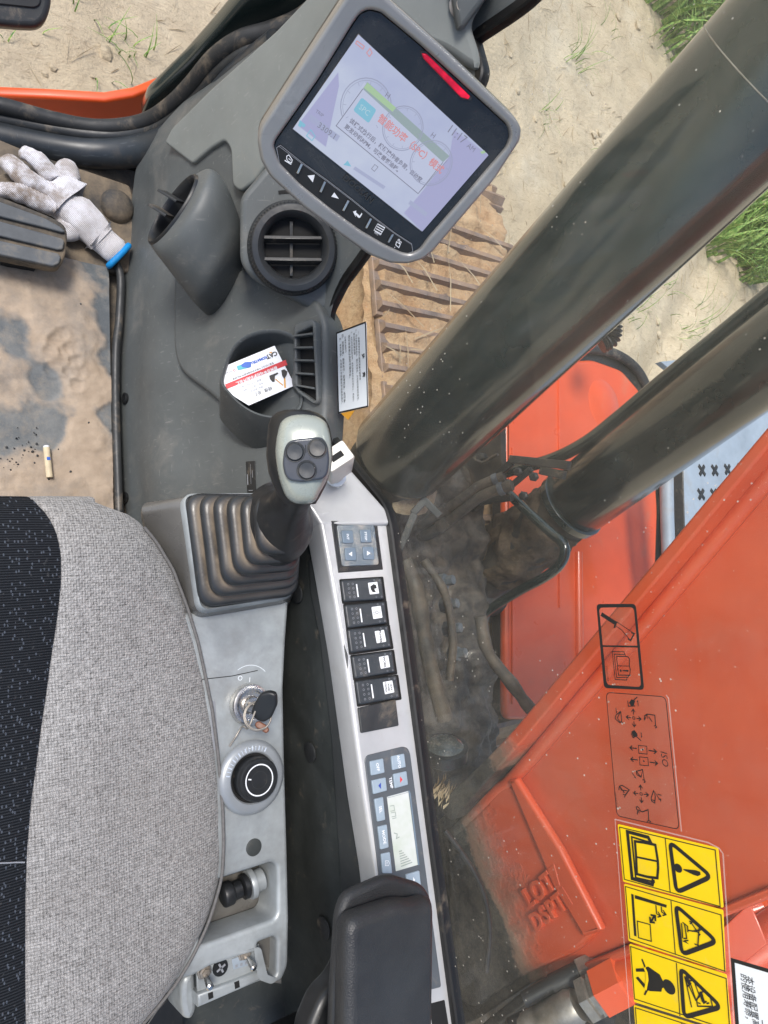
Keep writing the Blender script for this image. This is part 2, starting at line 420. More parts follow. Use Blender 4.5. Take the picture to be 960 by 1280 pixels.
for (px, n, L) in [((155, 62), 7, .13), ((165, 80), 6, .12), ((17, 62), 3, .09), ((100, 18), 4, .09), ((148, 55), 4, .10), ((138, 95), 4, .10),
                   ((715, 75), 12, .2), ((728, 82), 8, .2), ((690, 140), 7, .12), ((745, 210), 6, .12), ((820, 60), 12, .3), ((830, 110), 14, .3), ((680, 150), 4, .1),
                   ((800, 385), 10, .16), ((862, 420), 14, .2), ((880, 395), 10, .22), ((785, 405), 8, .14), ((890, 440), 6, .2), ((700, 250), 4, .1), ((760, 40), 6, .15), ((840, 350), 6, .15)]:
    b = gp.at(px)
    for i in range(n):
        q = b + Vector((random.gauss(0, .05), random.gauss(0, .06), 0)); q.z = gh(q.x, q.y) - .005
        mb.add(blade_vf(q, random.uniform(0, 6.28), L * random.uniform(.6, 1.3), .005, random.uniform(.5, 1.2)))
props(mb.build('grass_tufts', m_grass, None, 0), kind='stuff')
mb = MB()
for i in range(1500):
    x_, y_ = random.uniform(-.4, 6), random.uniform(-.5, 4.4); a = random.gauss(1.15, .5); L = random.uniform(.03, .16)
    p = Vector((x_, y_, gh(x_, y_) + .004)); d = Vector((math.cos(a), math.sin(a), 0)) * L / 2
    mb.add(([p - d + Vector((0, -.0016, .0)), p + d + Vector((0, -.0016, .004)), p + d + Vector((0, .0016, .004)), p - d + Vector((0, .0016, 0)), p + Vector((0, 0, .006))],
           [(0, 1, 4), (1, 2, 4), (2, 3, 4), (3, 0, 4)]))
x = NT('dry_straw'); x.set('Base Color', x.mix(x.ramp(x.noise(4, 2), .4, .6), (.34, .24, .14), (.52, .42, .27))); x.set('Roughness', .8); m_straw = x.m
props(mb.build('dry_straw', m_straw, None, 0), kind='stuff')
mb = MB()
def lump_vf(c, r, sd, fl=.6):
    v = []; f = []; n = 6
    for i in range(4):
        th = math.pi * i / 3
        for k in range(n):
            ph = 6.283 * k / n; d = Vector((math.sin(th) * math.cos(ph), math.sin(th) * math.sin(ph), math.cos(th) * fl))
            v.append(Vector(c) + d * r * (1 + .45 * noise.noise(d * 1.7 + Vector((sd, 0, 0)))))
    for i in range(3):
        for k in range(n): f.append((i * n + k, i * n + (k + 1) % n, (i + 1) * n + (k + 1) % n, (i + 1) * n + k))
    return v, f
for i in range(900):
    x_, y_ = random.uniform(-.3, 6), random.uniform(-.5, 4.4)
    if noise.noise(Vector((x_ * 1.3, y_ * 1.3, 9))) < -.05: continue
    mb.add(lump_vf((x_, y_, gh(x_, y_)), random.choice((.006, .008, .010, .014, .022, .032)), i))
props(mb.build('dirt_clods', m_ground, None, 60), kind='stuff')

# ---- crawler track
TZ, TX0, TX1 = -.35, 1.19, 1.80
PITCH, RI = .19, .36
tr = thing('crawler_track', 'mud packed steel crawler track lying beyond the window below the monitor', 'crawler track', (1.5, .6, GZ))
def shoe_bm():
    b = MB(); W = TX1 - TX0
    b.add(box_vf((0, 0, -.012), W, PITCH - .012, .022, bevel=.003))
    for k in (-1, 0, 1):
        prof = [(-.016, 0), (-.007, .026), (.007, .026), (.016, 0)]
        yy = k * .062
        v = [(s * (W / 2 - .004), yy + a, b_) for s in (-1, 1) for a, b_ in prof]
        b.add(([Vector(q) for q in v], [(0, 1, 5, 4), (1, 2, 6, 5), (2, 3, 7, 6), (3, 0, 4, 7), (0, 3, 2, 1), (4, 5, 6, 7)]))
    return b
sb = shoe_bm(); sh0 = None; YF = 1.26
path = []
yy = YF - PITCH * 11
while yy < YF - .01: path.append((yy, TZ, 0)); yy += PITCH
for k in range(1, 6):
    a = k * PITCH / RI; path.append((YF - PITCH * .4 + math.sin(a) * RI, TZ - RI + math.cos(a) * RI, a))
for i, (y, z, a) in enumerate(path):
    if sh0 is None:
        sh0 = sb.build('track_shoe', m_tread, tr, 30); sh0.data.transform(Matrix.Translation(tr.location)); o = sh0
    else: o = sh0.copy(); link(o, tr)
    o.location = Vector((1.495 + random.uniform(-.004, .004), y, z + random.uniform(-.004, .004))) - tr.location; o.rotation_euler = (-a, random.uniform(-.006, .006), random.uniform(-.01, .01))
# packed mud between the grousers
x = NT('packed_mud'); c = x.mix(x.ramp(x.noise(8, 7, .7), .35, .68), (.47, .28, .145), (.60, .44, .27)); c = x.mix(x.ramp(x.noise(40, 5, .7), .5, .72, 0, .7), c, (.26, .15, .08))
x.set('Base Color', c); x.set('Roughness', .9); x.bump(x.noise(60, 7, .7), .8, .012); m_mud = x.m
v = []; f = []; nx_, ny_ = 44, 190
y0, y1 = path[0][0], YF + .36
for j in range(ny_ + 1):
    for i in range(nx_ + 1):
        x_ = TX0 - .015 + (TX1 - TX0 + .03) * i / nx_; y_ = y0 + (y1 - y0) * j / ny_
        ph = ((y_ - path[0][0]) / (PITCH / 3)) % 1; e = min(i, nx_ - i) / 3
        h = .010 + .022 * noise.fractal(Vector((x_ * 6, y_ * 6, 0)), .9, 2.2, 5) + .005 * math.sin(ph * 6.283 + math.pi)
        if e < 1: h -= (1 - e) * .05
        zz = TZ + h
        if y_ > YF - .08:
            t = (y_ - YF + .08) / .44; zz -= RI * (1 - math.sqrt(max(0, 1 - min(1, t * 1.05) ** 2)))
        v.append((x_, y_, zz))
f = [(j * (nx_ + 1) + i, j * (nx_ + 1) + i + 1, (j + 1) * (nx_ + 1) + i + 1, (j + 1) * (nx_ + 1) + i) for j in range(ny_) for i in range(nx_)]
o = mob('packed_mud', v, f, m_mud, tr, 60); o['kind'] = 'stuff'
# muddy track frame and the caked lower run
b = MB(); b.add(box_vf((1.5, .1, -.72), .34, 2.3, .5, bevel=.03)); fr = b.build('track_frame', m_mud, tr)
b = MB(); b.add(box_vf((1.5, .1, -1.17), .58, 2.6, .1, bevel=.02)); b.build('lower_run', m_mud, tr)
v = []; f = []
for j in range(81):
    for i in range(13):
        t = i / 12; y_ = -1 + 2.45 * j / 80
        v.append((1.19 + .02 * t - .0 + .03 * noise.fractal(Vector((t * 3, y_ * 4, 5)), .9, 2, 4), y_, TZ - .02 - t * .86))
f = [(j * 13 + i, j * 13 + i + 1, (j + 1) * 13 + i + 1, (j + 1) * 13 + i) for j in range(80) for i in range(12)]
o = mob('caked_side_mud', v, f, m_mud, tr, 70); o['kind'] = 'stuff'
mb = MB()
for i in range(90):
    p = Vector((random.uniform(TX0, TX1), random.uniform(.1, 1.35), TZ + .034)); a = random.uniform(0, 3.14); d = Vector((math.cos(a), math.sin(a), 0)) * random.uniform(.02, .11); s = Vector((-d.y, d.x, 0)).normalized() * .002
    mb.add(([p - d - s, p - d + s, p + s + Vector((0, 0, .008)), p + d, p - s + Vector((0, 0, .008))], [(0, 1, 2, 4), (4, 2, 3)]))
o = mb.build('straw_bits', m_straw, tr, 0); o['kind'] = 'stuff'

# ---- machine deck: greasy, dusty floor of the swing frame
v = []; f = []; A, B = 80, 150
for j in range(B + 1):
    for i in range(A + 1):
        x_ = .5 + .82 * i / A; y_ = -1.3 + 1.62 * j / B
        v.append((x_, y_, -.12 + .05 * noise.fractal(Vector((x_ * 7, y_ * 7, 1)), .8, 2.1, 5) + .07 * max(0, noise.noise(Vector((x_ * 2.2, y_ * 2.2, 4))))))
f = [(j * (A + 1) + i, j * (A + 1) + i + 1, (j + 1) * (A + 1) + i + 1, (j + 1) * (A + 1) + i) for j in range(B) for i in range(A)]
n = len(v)
b = MB(); b.add((v, f)); b.add(box_vf((.91, -.49, -.27), .82, 1.62, .2))
o = b.build('machine_deck', m_grease, None, 60); o['kind'] = 'structure'

# ---- boom cylinders
def px_axis(p0, p1, X): pl = XP(X); return pl.at(p0), pl.at(p1)
a, b_ = px_axis((594, 473), (901, 158), .72); d = (b_ - a).normalized()
cy = thing('boom_cylinder', 'thick black hydraulic boom cylinder nearest the window, rising diagonally in front of the track', 'hydraulic cylinder', a - d * .25, 'the pair of boom cylinders')
LC = a - d * .235
lathe('barrel', LC, d, [(.07, 0), (.083, .004), (.09, .02), (.09, .72), (.09, 1.1), (.09, 1.6)], m_cyl, cy, 64)
lathe('scratch_ring', LC + d * .745, d, [(.0898, 0), (.0903, .0004), (.0903, .0012), (.0898, .0016)], m_steel, cy, 64, False)  # thin pale ring stands for a scratch arc round the barrel
lathe('end_collar', LC - d * .07, d, [(.05, 0), (.07, .01), (.075, .04), (.075, .068), (.06, .075)], m_mudblack, cy, 40)
lathe('pivot_eye', LC - d * .14 + Vector((-.06, 0, 0)), (1, 0, 0), [(.05, 0), (.075, .004), (.075, .116), (.05, .12)], m_mudblack, cy, 32)
# heap of sand on the lower end
v = []; f = []
pc = D((522, 620), 1.30)
for j in range(13):
    for i in range(20):
        q = 6.283 * i / 20; r_ = .062 * j / 12 * (1 + .25 * noise.noise(Vector((math.cos(q) * 2, math.sin(q) * 2, 3))))
        P = pc + Vector((math.cos(q) * r_ * .85 + math.sin(q) * .2 * r_, math.sin(q) * r_ * .55, 0))
        v.append(P + Vector((0, 0, .022 * (1 - (j / 12) ** 2) + .005 * noise.noise(P * 60) - .01)))
f = [(j * 20 + i, j * 20 + (i + 1) % 20, (j + 1) * 20 + (i + 1) % 20, (j + 1) * 20 + i) for j in range(12) for i in range(20)]
x = NT('heaped_sand'); x.set('Base Color', x.mix(x.ramp(x.noise(90, 4, .7), .35, .65), (.30, .22, .14), (.46, .37, .25))); x.set('Roughness', .95); x.bump(x.noise(300, 5), .8, .004); m_sand = x.m
o = mob('sand_heap', v, f, m_sand, None, 60); props(o, 'small heap of pale sand lying at the foot of the nearest black boom cylinder', 'sand', None, 'stuff')

a, b_ = px_axis((752, 603), (960, 447), 1.43); d2 = (b_ - a).normalized()
cy2 = thing('boom_cylinder', 'second black hydraulic boom cylinder beside the orange tool box, mud caked on its foot', 'hydraulic cylinder', a - d2 * .45, 'the pair of boom cylinders')
lathe('barrel', a - d2 * .10, d2, [(.08, 0), (.09, .012), (.09, .9)], m_cyl, cy2, 56)
lathe('end_collar', a - d2 * .105, d2, [(.093, -.012), (.0955, -.01), (.0955, .008), (.093, .01)], m_cyl, cy2, 48)
lathe('muddy_foot', a - d2 * .50, d2, [(.06, 0), (.085, .02), (.088, .2), (.084, .3), (.084, .395)], m_mudblack, cy2, 40)
lathe('pivot_eye', a - d2 * .55 + Vector((-.08, 0, 0)), (1, 0, 0), [(.06, 0), (.11, .006), (.11, .154), (.06, .16)], m_mudblack, cy2, 32)
# mud crust over its foot
v = []; f = []
ux = d2.orthogonal().normalized(); vx = d2.cross(ux)
for j in range(41):
    for i in range(41):
        q = 6.283 * i / 40; t = j / 40
        dd = ux * math.cos(q) + vx * math.sin(q)
        e = math.sin(math.pi * min(1, t * 1.02)) ** .4
        r_ = .087 + .02 * e * (noise.fractal(dd * 2.2 + Vector((0, 0, t * 5)), .8, 2.1, 4) + .25) - (.012 if j in (0, 40) else 0)
        v.append(a - d2 * (.43 - .29 * t - .03 * noise.noise(dd * 2.5)) + dd * r_)
f = [(j * 41 + i, j * 41 + i + 1, (j + 1) * 41 + i + 1, (j + 1) * 41 + i) for j in range(40) for i in range(40)]
x = NT('brown_mud_crust'); x.set('Base Color', x.mix(x.ramp(x.noise(20, 6, .7), .35, .65), (.055, .038, .025), (.15, .105, .065))); x.set('Roughness', .9); x.bump(x.noise(120, 7), .8, .006); m_crust = x.m
o = mob('mud_crust', v, f, m_crust, cy2, 60); o['kind'] = 'stuff'
# steel line running along the far cylinder
X = 1.40
pl = XP(X)
tube('steel_line', [pl.at(p) for p in S('604,600 640,588 690,574 732,553 775,520 830,474 900,418 980,352')], .0165, m_cyl, cy2, 14)
tube('pipe_clamp', [pl.at(p) - _up * 0 for p in S('716,575 722,600 733,622 748,634')], .004, m_steel, cy2, 8)

# ---- bent guard rail with clamp bracket
gr = thing('guard_rail', 'bent black steel pipe guard standing out over the muddy foot of the far boom cylinder', 'guard rail', D((620, 700), 1.7))
gpl = XP(1.30)
tube('bent_pipe', [gpl.at(p) for p in S('637,618 660,640 690,667 703,678 706,692 698,708 680,722 650,738 615,760 596,776')], .0125, m_cyl, gr, 14, n=5)
hb = thing('hose_clamp_bracket', 'grey steel ladder shaped clamp bracket holding the hoses above the bent guard pipe', 'bracket', gpl.at((640, 610)))
up = lambda s, X=1.27: [XP(X).at(p) for p in S(s)]
for s_, w_ in [('638,574 712,582', .02), ('592,618 640,578', .018), ('622,622 664,586', .014), ('600,628 640,622', .016), ('676,588 706,594', .02)]:
    q = up(s_); MB().add(bar_vf(q[0], q[1], w_, .014, (-1, 0, .4), .002)).build('clamp_bar', m_dkplast, hb)
for p in S('648,590 668,596 633,604 655,620'):
    mb = MB()
    q = XP(1.26).at(p); mb.add(lathe_vf(q, (-1, 0, .4), [(.006, -.004), (.012, 0), (.012, .008), (.007, .012)], 6))
    mb.build('clamp_bolt', m_dkplast, hb)
hs = None
for k, s_ in enumerate(['498,712 512,682 545,662 575,640 602,620 640,606', '498,694 514,668 545,646 575,626 600,608 630,596']):
    q = [XP(1.06 + .03 * i).at(p) for i, p in enumerate(S(s_))]
    o = tube('hydraulic_hose', q, .014, m_mudhose, None, 14)
    props(o, ['lower of the two mud coated hydraulic hoses leading to the clamp bracket', 'upper of the two mud coated hydraulic hoses leading to the clamp bracket'][k], 'hose', 'mud coated hydraulic hoses')
    lathe('hose_band', q[-1] + (q[-2] - q[-1]) * .35, q[-1] - q[-2], [(.0145, -.007), (.0165, -.006), (.0165, .006), (.0145, .007)], m_fit, o, 18)
    lathe('hose_ferrule', q[2] + (q[3] - q[2]) * .3, q[3] - q[2], [(.0145, -.016), (.0175, -.014), (.0175, .014), (.0145, .016)], m_mudhose, o, 18)
# angle bracket behind the silver console
ab = thing('angle_bracket', 'bent grey steel bracket beside the sand heap at the foot of the near cylinder', 'bracket', D((525, 640), 1.25))
for s_ in ('527,622 550,645', '499,688 518,642', '516,642 532,624'):
    q = [D(p, 1.27) for p in S(s_)]; MB().add(bar_vf(q[0], q[1], .013, .008, CAM - q[0], .002)).build('steel_leg', m_dkplast, ab)
# dark mounting plate with small hook behind the near cylinder's foot
mp_ = thing('mounting_plate', 'black upright steel plate between the near boom cylinder and the orange tool box', 'steel plate', XP(1.26).at((590, 590)))
plate('plate_body', S('540,600 626,528 627,605 590,640 548,640'), XP(1.27), .02, m_mudblack, mp_, .002)
plate('hook', S('590,572 600,566 605,572 597,578'), XP(1.25), .03, m_dkplast, mp_, .002)
tube('wire', [XP(1.25).at(p) for p in S('594,575 604,578 614,572 622,568')], .004, m_mudhose, mp_, 8)
# caked lumps, fittings and hoses on the deck
fit = thing('swivel_fitting', 'row of small dirty hydraulic fittings on the dark deck beside the window sill', 'hydraulic fitting', D((555, 780), 1.4))
for p in S('548,728 553,757 557,787 563,818'):
    q = D(p, 1.42); lathe('hex_nut', q, Vector((.3, .1, 1)), [(.008, 0), (.016, .0), (.016, .018), (.010, .02), (.010, .035), (.004, .037)], m_fit, fit, 6)
for k, (s_, r_) in enumerate([('505,700 520,735 530,790 540,840 556,900', .015), ('530,700 556,742 566,800 562,850', .008), ('600,770 610,815 640,855 665,888 690,905', .012), ('556,1038 580,1070 602,1110 612,1160 608,1215', .004)]):
    q = [D(p, 1.36 if k != 3 else 1.12) for p in S(s_)]
    lb = ['thick mud coated hose lying on the deck along the window sill', 'mud coated hose next to the row of small dirty fittings', 'thin dusty hose curving under the dark red panel towards the boom', 'thin black hose curving over the greasy boom foot'][k]
    props(tube('hydraulic_hose', q, (lambda t, r_=r_, k=k: r_ * (1 + .3 * noise.noise(Vector((t * 9, k, 0)))) if k < 3 else r_), [m_mudhose, m_mudhose, m_mudhose, m_hose][k], None, 12), lb, 'hose', 'hoses on the deck')
q = D((556, 933), 1.30)
m_glasslens = M('dusty_lens', (.07, .08, .08), .25, .2, var=.3, vs=60, dust=.4, dusts=50)
wl = thing('disc_lever', 'dark lever with glassy round disc lying on the dark deck beyond the window sill', 'lamp', q)  # stands for a dark lever capsule with a glassy top
wn = (CAM - q).normalized() + Vector((.2, 2.2, .2))
lathe('lens', q, wn, [(.001, .012), (.022, .01), (.034, .003), (.036, 0)], m_glasslens, wl, 28)
lathe('housing', q - wn.normalized() * .03, wn, [(.03, 0), (.042, .01), (.042, .031), (.037, .033)], m_blackp, wl, 28)
sw = MB()
for i in range(34):
    p = D((553 + random.gauss(0, 8), 988 + random.gauss(0, 7)), 1.30); a_ = random.gauss(1.0, .22); dd = Vector((math.cos(a_) * .013, math.sin(a_) * .013, random.uniform(-.004, .008)))
    s_ = Vector((0, .003, 0)); sw.add(([p - dd - s_, p - dd + s_, p + s_ + Vector((0, 0, .006)), p + dd, p - s_], [(0, 1, 2, 4), (4, 2, 3), (0, 4, 3)]))
props(sw.build('straw_clump', m_straw, None, 0), 'clump of pale dry straw caught on the deck near the boom foot', 'straw', None, 'stuff')

# ---- orange tool box at the far side
TB = ZP(-.24)
tb = thing('tool_box', 'bright orange steel tool box with rounded front corner, beyond the black cylinders', 'tool box', (1.6, 0, -.5))
ol = S('632,430 640,440 690,452 742,449 778,462 802,490 818,560 823,640 821,700 815,900 632,900')
plate('lid', ol, TB, .03, m_orange2, tb, .014, .03, res=3)
plate('body', S('632,420 640,432 672,441 705,436 745,433 781,445 805,469 820,508 829,560 834,640 832,760 815,900 632,900'), TB.off(-.008), .06, m_blackp, tb, .01, .03, -.002)
rim = [TB.w(*TB.uv(p), .004) for p in S('672,446 705,440 745,437 778,448 800,470 815,510 823,560 829,630 830,720')]
tube('rubber_edging', rim, .018, m_rubber, tb, 10)
for X_ in ((698, 470, 699, 760), (640, 560, 640, 880)):
    a, b_ = TB.at(X_[:2]), TB.at(X_[2:]); MB().add(bar_vf(a + Vector((0, 0, .003)), b_ + Vector((0, 0, .003)), .008, .006, (0, 0, 1), .002)).build('pressed_rib', m_orange2, tb)
a, b_ = TB.at((722, 690)), TB.at((724, 905)); MB().add(tube_vf([a, b_], .016, 10, n=0)).build('pressed_rib', m_orange2, tb)
q = TB.at((755, 505)); lathe('lid_dimple', q, (0, 0, 1), [(.09, .0), (.08, .004), (.03, .007), (.001, .008)], m_orange2, tb, 28)
# corrugated drain hose in front of the box
q = [D(p, 2.25) for p in S('752,432 764,425 768,412 766,400')]
props(tube('corrugated_hose', q, lambda t: .022 + .005 * math.cos(t * 60), m_hose, None, 12, n=12), 'short black corrugated hose end standing in front of the orange tool box', 'hose')
# ---- grey step plate with grip studs
sp_ = thing('step_plate', 'pale grey metal step plate with rows of x shaped grip studs beside the boom', 'step plate', (2.4, .2, -.2))
SPZ = ZP(-.34)
plate('tread', S('826,452 862,480 856,560 852,700 800,960 1100,960 1100,420'), SPZ, .03, m_stepmet, sp_, .004)
pxs = [(877, 588), (893, 588), (909, 587), (925, 586), (940, 585), (876, 618), (892, 618), (908, 617), (877, 560), (893, 559), (909, 558), (925, 557), (941, 556), (957, 555), (877, 532), (893, 531), (909, 530), (925, 529), (941, 528), (957, 527), (876, 648), (861, 588), (861, 618)]
st0 = None
for p in pxs[:8] + pxs[20:21]:
    q = SPZ.at(p)
    if st0 is None:
        b = MB()
        for s_ in (-1, 1): b.add(box_vf(q + Vector((0, 0, .002 + .0004 * s_)), .062, .016, .006, (1, .9 * s_, 0), (-.9 * s_, 1, 0), .002))
        st0 = b.build('grip_stud', m_blackp, sp_); q0 = q.copy()
    else: o = st0.copy(); link(o, sp_); o.location = q - q0
o = tube('grab_pole', [D(p, 2.35) for p in S('833,585 834,650 836,700 838,760')], .022, m_stepmet, None, 16, n=2)
props(o, 'pale grey upright pole between the orange tool box and the grey step plate', 'pole')
b = MB(); q = [D(p, 2.4) for p in S('846,575 850,740')]; b.add(bar_vf(q[0], q[1], .04, .05, CAM - q[0], .004))
props(b.build('edge_channel', m_blackp, None), 'black steel edge channel beside the pale grey pole', 'channel')

# ---- boom
BX = .85
BP = XP(BX)
bo = thing('boom', 'huge orange red excavator boom with greasy foot filling the window at the right', 'boom', BP.at((640, 1150)))
# grease line: a slanting front between clean paint and caked foot, in the boom's own plane
gA, gB = BP.at((588, 1015)), BP.at((668, 1235)); gd = (gB - gA); gn_ = Vector((0, gd.z, -gd.y)).normalized()
if gn_.dot(BP.at((800, 1000)) - gA) > 0: gn_ = -gn_
def boom_paint(name, gA, gn_):
    x = NT(name)
    geo = x.n('ShaderNodeNewGeometry').outputs['Position']
    def plane_d(o_, n_):
        q = x.n('ShaderNodeVectorMath', operation='DOT_PRODUCT'); x.l(geo, q.inputs[0]); q.inputs[1].default_value = n_
        return x.math('SUBTRACT', q.outputs['Value'], o_.dot(n_))
    gdist = x.math('ADD', plane_d(gA, gn_), x.math('MULTIPLY', x.math('SUBTRACT', x.noise(9, 7, .65), .5), .13))
    dust_f = x.ramp(x.math('ADD', gdist, x.math('MULTIPLY', x.math('SUBTRACT', x.noise(26, 6, .7), .5), .08)), -.075, -.01, 0, .85); gre_f = x.ramp(gdist, .0, .014)
    base = x.mix(x.ramp(x.noise(4, 5), .35, .65), (.56, .066, .019), (.66, .092, .027))
    base = x.mix(x.ramp(x.noise(5, 7, .65, dist=.5), .52, .75, 0, .35), base, (.42, .16, .10))
    base = x.mix(x.ramp(x.noise(150, 3, .8), .665, .70, 0, .75), base, (.7, .42, .32))
    c = x.mix(dust_f, base, (.21, .165, .115)); c = x.mix(gre_f, c, x.mix(x.ramp(x.noise(30, 6, .7), .4, .65), (.018, .017, .016), (.085, .072, .055)))
    x.set('Base Color', c); x.set('Roughness', x.math('MAXIMUM', x.ramp(x.noise(9, 5), .3, .7, .32, .5), x.math('MULTIPLY', dust_f, .9))); x.set('Coat Weight', .3); x.set('Coat Roughness', .15)
    x.bump(x.math('MULTIPLY', x.noise(24, 9, .72), x.math('MAXIMUM', gre_f, x.math('MULTIPLY', dust_f, .5))), 1.0, .03, x.bump(x.noise(6, 3), .05, .01)); return x.m
m_boom = boom_paint('boom_paint', gA, gn_)
side = S('538,1035 575,1000 606,965 640,930 965,548 1140,350 1330,640 965,1108 790,1178 662,1230 590,1278 552,1290 530,1240 528,1120')
plate('side_plate', side, BP, .02, m_boom, bo, .003, .01)
plate('box_body', side, BP.off(-.019), .38, m_boom, bo, .003, .01, -.001)
flp = XP(BX - .05)
FP2 = XP(BX - .05); fA = FP2.at((628, 962)); fd_ = (FP2.at((560, 1040)) - fA).normalized()
m_flange = boom_paint('boom_flange_paint', fA, fd_)
plate('flange', S('545,1008 604,952 640,914 962,530 1130,330 1144,344 973,544 652,928 616,968 562,1028'), flp, .47, m_flange, bo, .004, .01)
tube('weld_bead', [XP(BX - .004).at(p) for p in S('570,1040 626,986 666,946 985,568 1140,382')], .012, m_boom, bo, 10, n=2)
plate('boss', S('560,1050 600,1012 628,978 641,985 700,1075 748,1164 722,1190 650,1222 590,1262 560,1240'), XP(BX - .014), .02, m_boom, bo, .008, .02, res=3)
rp = XP(BX - .03)
plate('raised_rib', S('634,975 644,973 700,1062 752,1164 728,1172 690,1108'), XP(BX - .022), .016, m_boom, bo, .006, .004, res=3)
# cast letters
def cast(txt, p, d, size):
    pl = XP(BX - .0145); c_ = pl.uv(p); q = pl.uv(d) - c_; an = math.atan2(q.y, q.x)
    cu = bpy.data.curves.new('t', 'FONT'); cu.body = txt; cu.size = size; cu.align_x = 'CENTER'; cu.align_y = 'CENTER'; cu.extrude = .004; cu.bevel_depth = .0012; cu.resolution_u = 3; cu.space_character = 1.15; cu.offset = .0004
    v, f = curve2mesh(cu); ca, sa = math.cos(an), math.sin(an)
    return [pl.w(c_.x + a.x * ca - a.y * sa, c_.y + a.x * sa + a.y * ca, a.z + .003) for a in v], f
mb = MB(); mb.add(cast('LOT7', (681, 1108), (701, 1092), .038)); mb.add(cast('DSPT1', (692, 1136), (712, 1120), .036))
mb.build('cast_lettering', m_boom, bo, 30)
plate('foot_lip', S('590,1290 662,1232 790,1180 965,1108 972,1120 795,1192 668,1246 600,1300'), XP(BX - .012), .03, m_boom, bo, .004)
# ---- orange pipes and fittings below the boom
pp = thing('hydraulic_pipe', 'orange hydraulic pipe with hexagon coupling emerging from behind the yellow warning decals', 'hydraulic pipe', D((760, 1240), 1.0))
H0, H1 = D((700, 1268), 1.10), D((800, 1215), 1.06); hd = (H1 - H0).normalized()
L0 = (H1 - H0).length
lathe('coupling', H0 + hd * L0 * .52, hd, [(.030, 0), (.036, .002), (.036, .045), (.031, .05)], m_orange2, pp, 6, smooth=20)
lathe('pipe_run', H0 + hd * L0 * .75, hd, [(.03, 0), (.03, .3)], m_orange2, pp, 28)
lathe('lock_nut', H0 + hd * L0 * .33, hd, [(.028, 0), (.033, .002), (.033, .016), (.028, .018), (.028, .022), (.033, .024), (.033, .032), (.028, .034)], m_steel, pp, 6, smooth=20)
lathe('hose_ferrule', H0 - hd * .09, hd, [(.020, 0), (.027, .004), (.027, .05), (.0255, .052), (.0255, .06), (.027, .062), (.027, .115), (.022, .125)], m_steel, pp, 28)
lathe('rubber_hose', H0 - hd * .6, hd, [(.023, 0), (.023, .515)], m_hose, pp, 24)
for k, (s_, r_) in enumerate([('690,1232 730,1212 770,1192 800,1180', .016), ('655,1250 700,1226 745,1206 785,1190', .012), ('640,1290 720,1255 760,1275', .02)]):
    o = tube('hydraulic_hose', [D(p, 1.12) for p in S(s_)], r_, m_hose, None, 12)
    props(o, ['black ribbed hose just under the lower edge of the boom', 'thin black hose along the lower edge of the boom', 'black hose in the bottom corner beside the metal coupling'][k], 'hose', 'hoses under the boom')
q0, q1 = D((690, 1232), 1.12), D((800, 1180), 1.12); q = q0.lerp(q1, .5); lathe('hose_fitting', q, q1 - q0, [(.016, -.03), (.02, -.028), (.02, .01), (.025, .012), (.025, .03), (.016, .034)], m_steel, pp, 6, smooth=20)
op = thing('pipe_bracket', 'orange red steel pipe and angled bracket right of the yellow decals below the boom', 'pipe bracket', D((930, 1170), .95))
a, b_ = D((880, 1235), .96), D((1010, 1150), .96); tube('pipe', [a, b_], .036, m_orange, op, 28, n=0)
a, b_ = D((900, 1150), .99), D((1010, 1112), .99); tube('upper_pipe', [a, b_], .012, m_orange, op, 20, n=0)
fpl = facing((920, 1150), .94, (-.3, 0, .2)); plate('gusset', S('890,1172 938,1128 960,1180 930,1205 895,1225'), fpl, .012, m_orange, op, .002)
plate('lower_cover', S('900,1240 1010,1180 1010,1330 880,1330'), facing((940, 1260), 1.0, (-.2, 0, .3)), .02, m_orange, op, .004)
plate('bracket_slot', S('932,1124 948,1117 951,1122 935,1130'), fpl.off(.001), .004, m_hole, op, .0005)
# engine bay darkness below, put in as a dark backing sheet
plate('engine_bay_dark', S('560,1250 1150,1100 1150,1500 560,1500'), XP(1.24), .03, m_mudblack, None, .002)
props(bpy.data.objects['engine_bay_dark'], 'dark sheet standing for the shade of the engine bay behind the pipes below the boom', 'steel plate')
# ================================================================== CAB SHELL
WX = .475
WP = XP(WX)
# ---- floor
b = MB(); b.add(box_vf((-.05, .0, -.06), .9, 1.60, .1, bevel=.004))
x = NT('dirty_floor_paint'); c = x.mix(x.ramp(x.noise(10, 7, .7), .4, .62), (.045, .043, .040), (.20, .155, .105)); x.set('Base Color', c); x.set('Roughness', .75); x.bump(x.noise(60, 6, .7), .5, .004); m_floor = x.m
o = b.build('cab_floor', m_floor, None); o['kind'] = 'structure'
plate('floor_panel', S('-60,226 20,214 100,210 162,231 167,245 168,300 172,340 -60,340'), ZP(.012), .02, m_floor, None, .004, .006)
props(bpy.data.objects['floor_panel'], kind='structure')
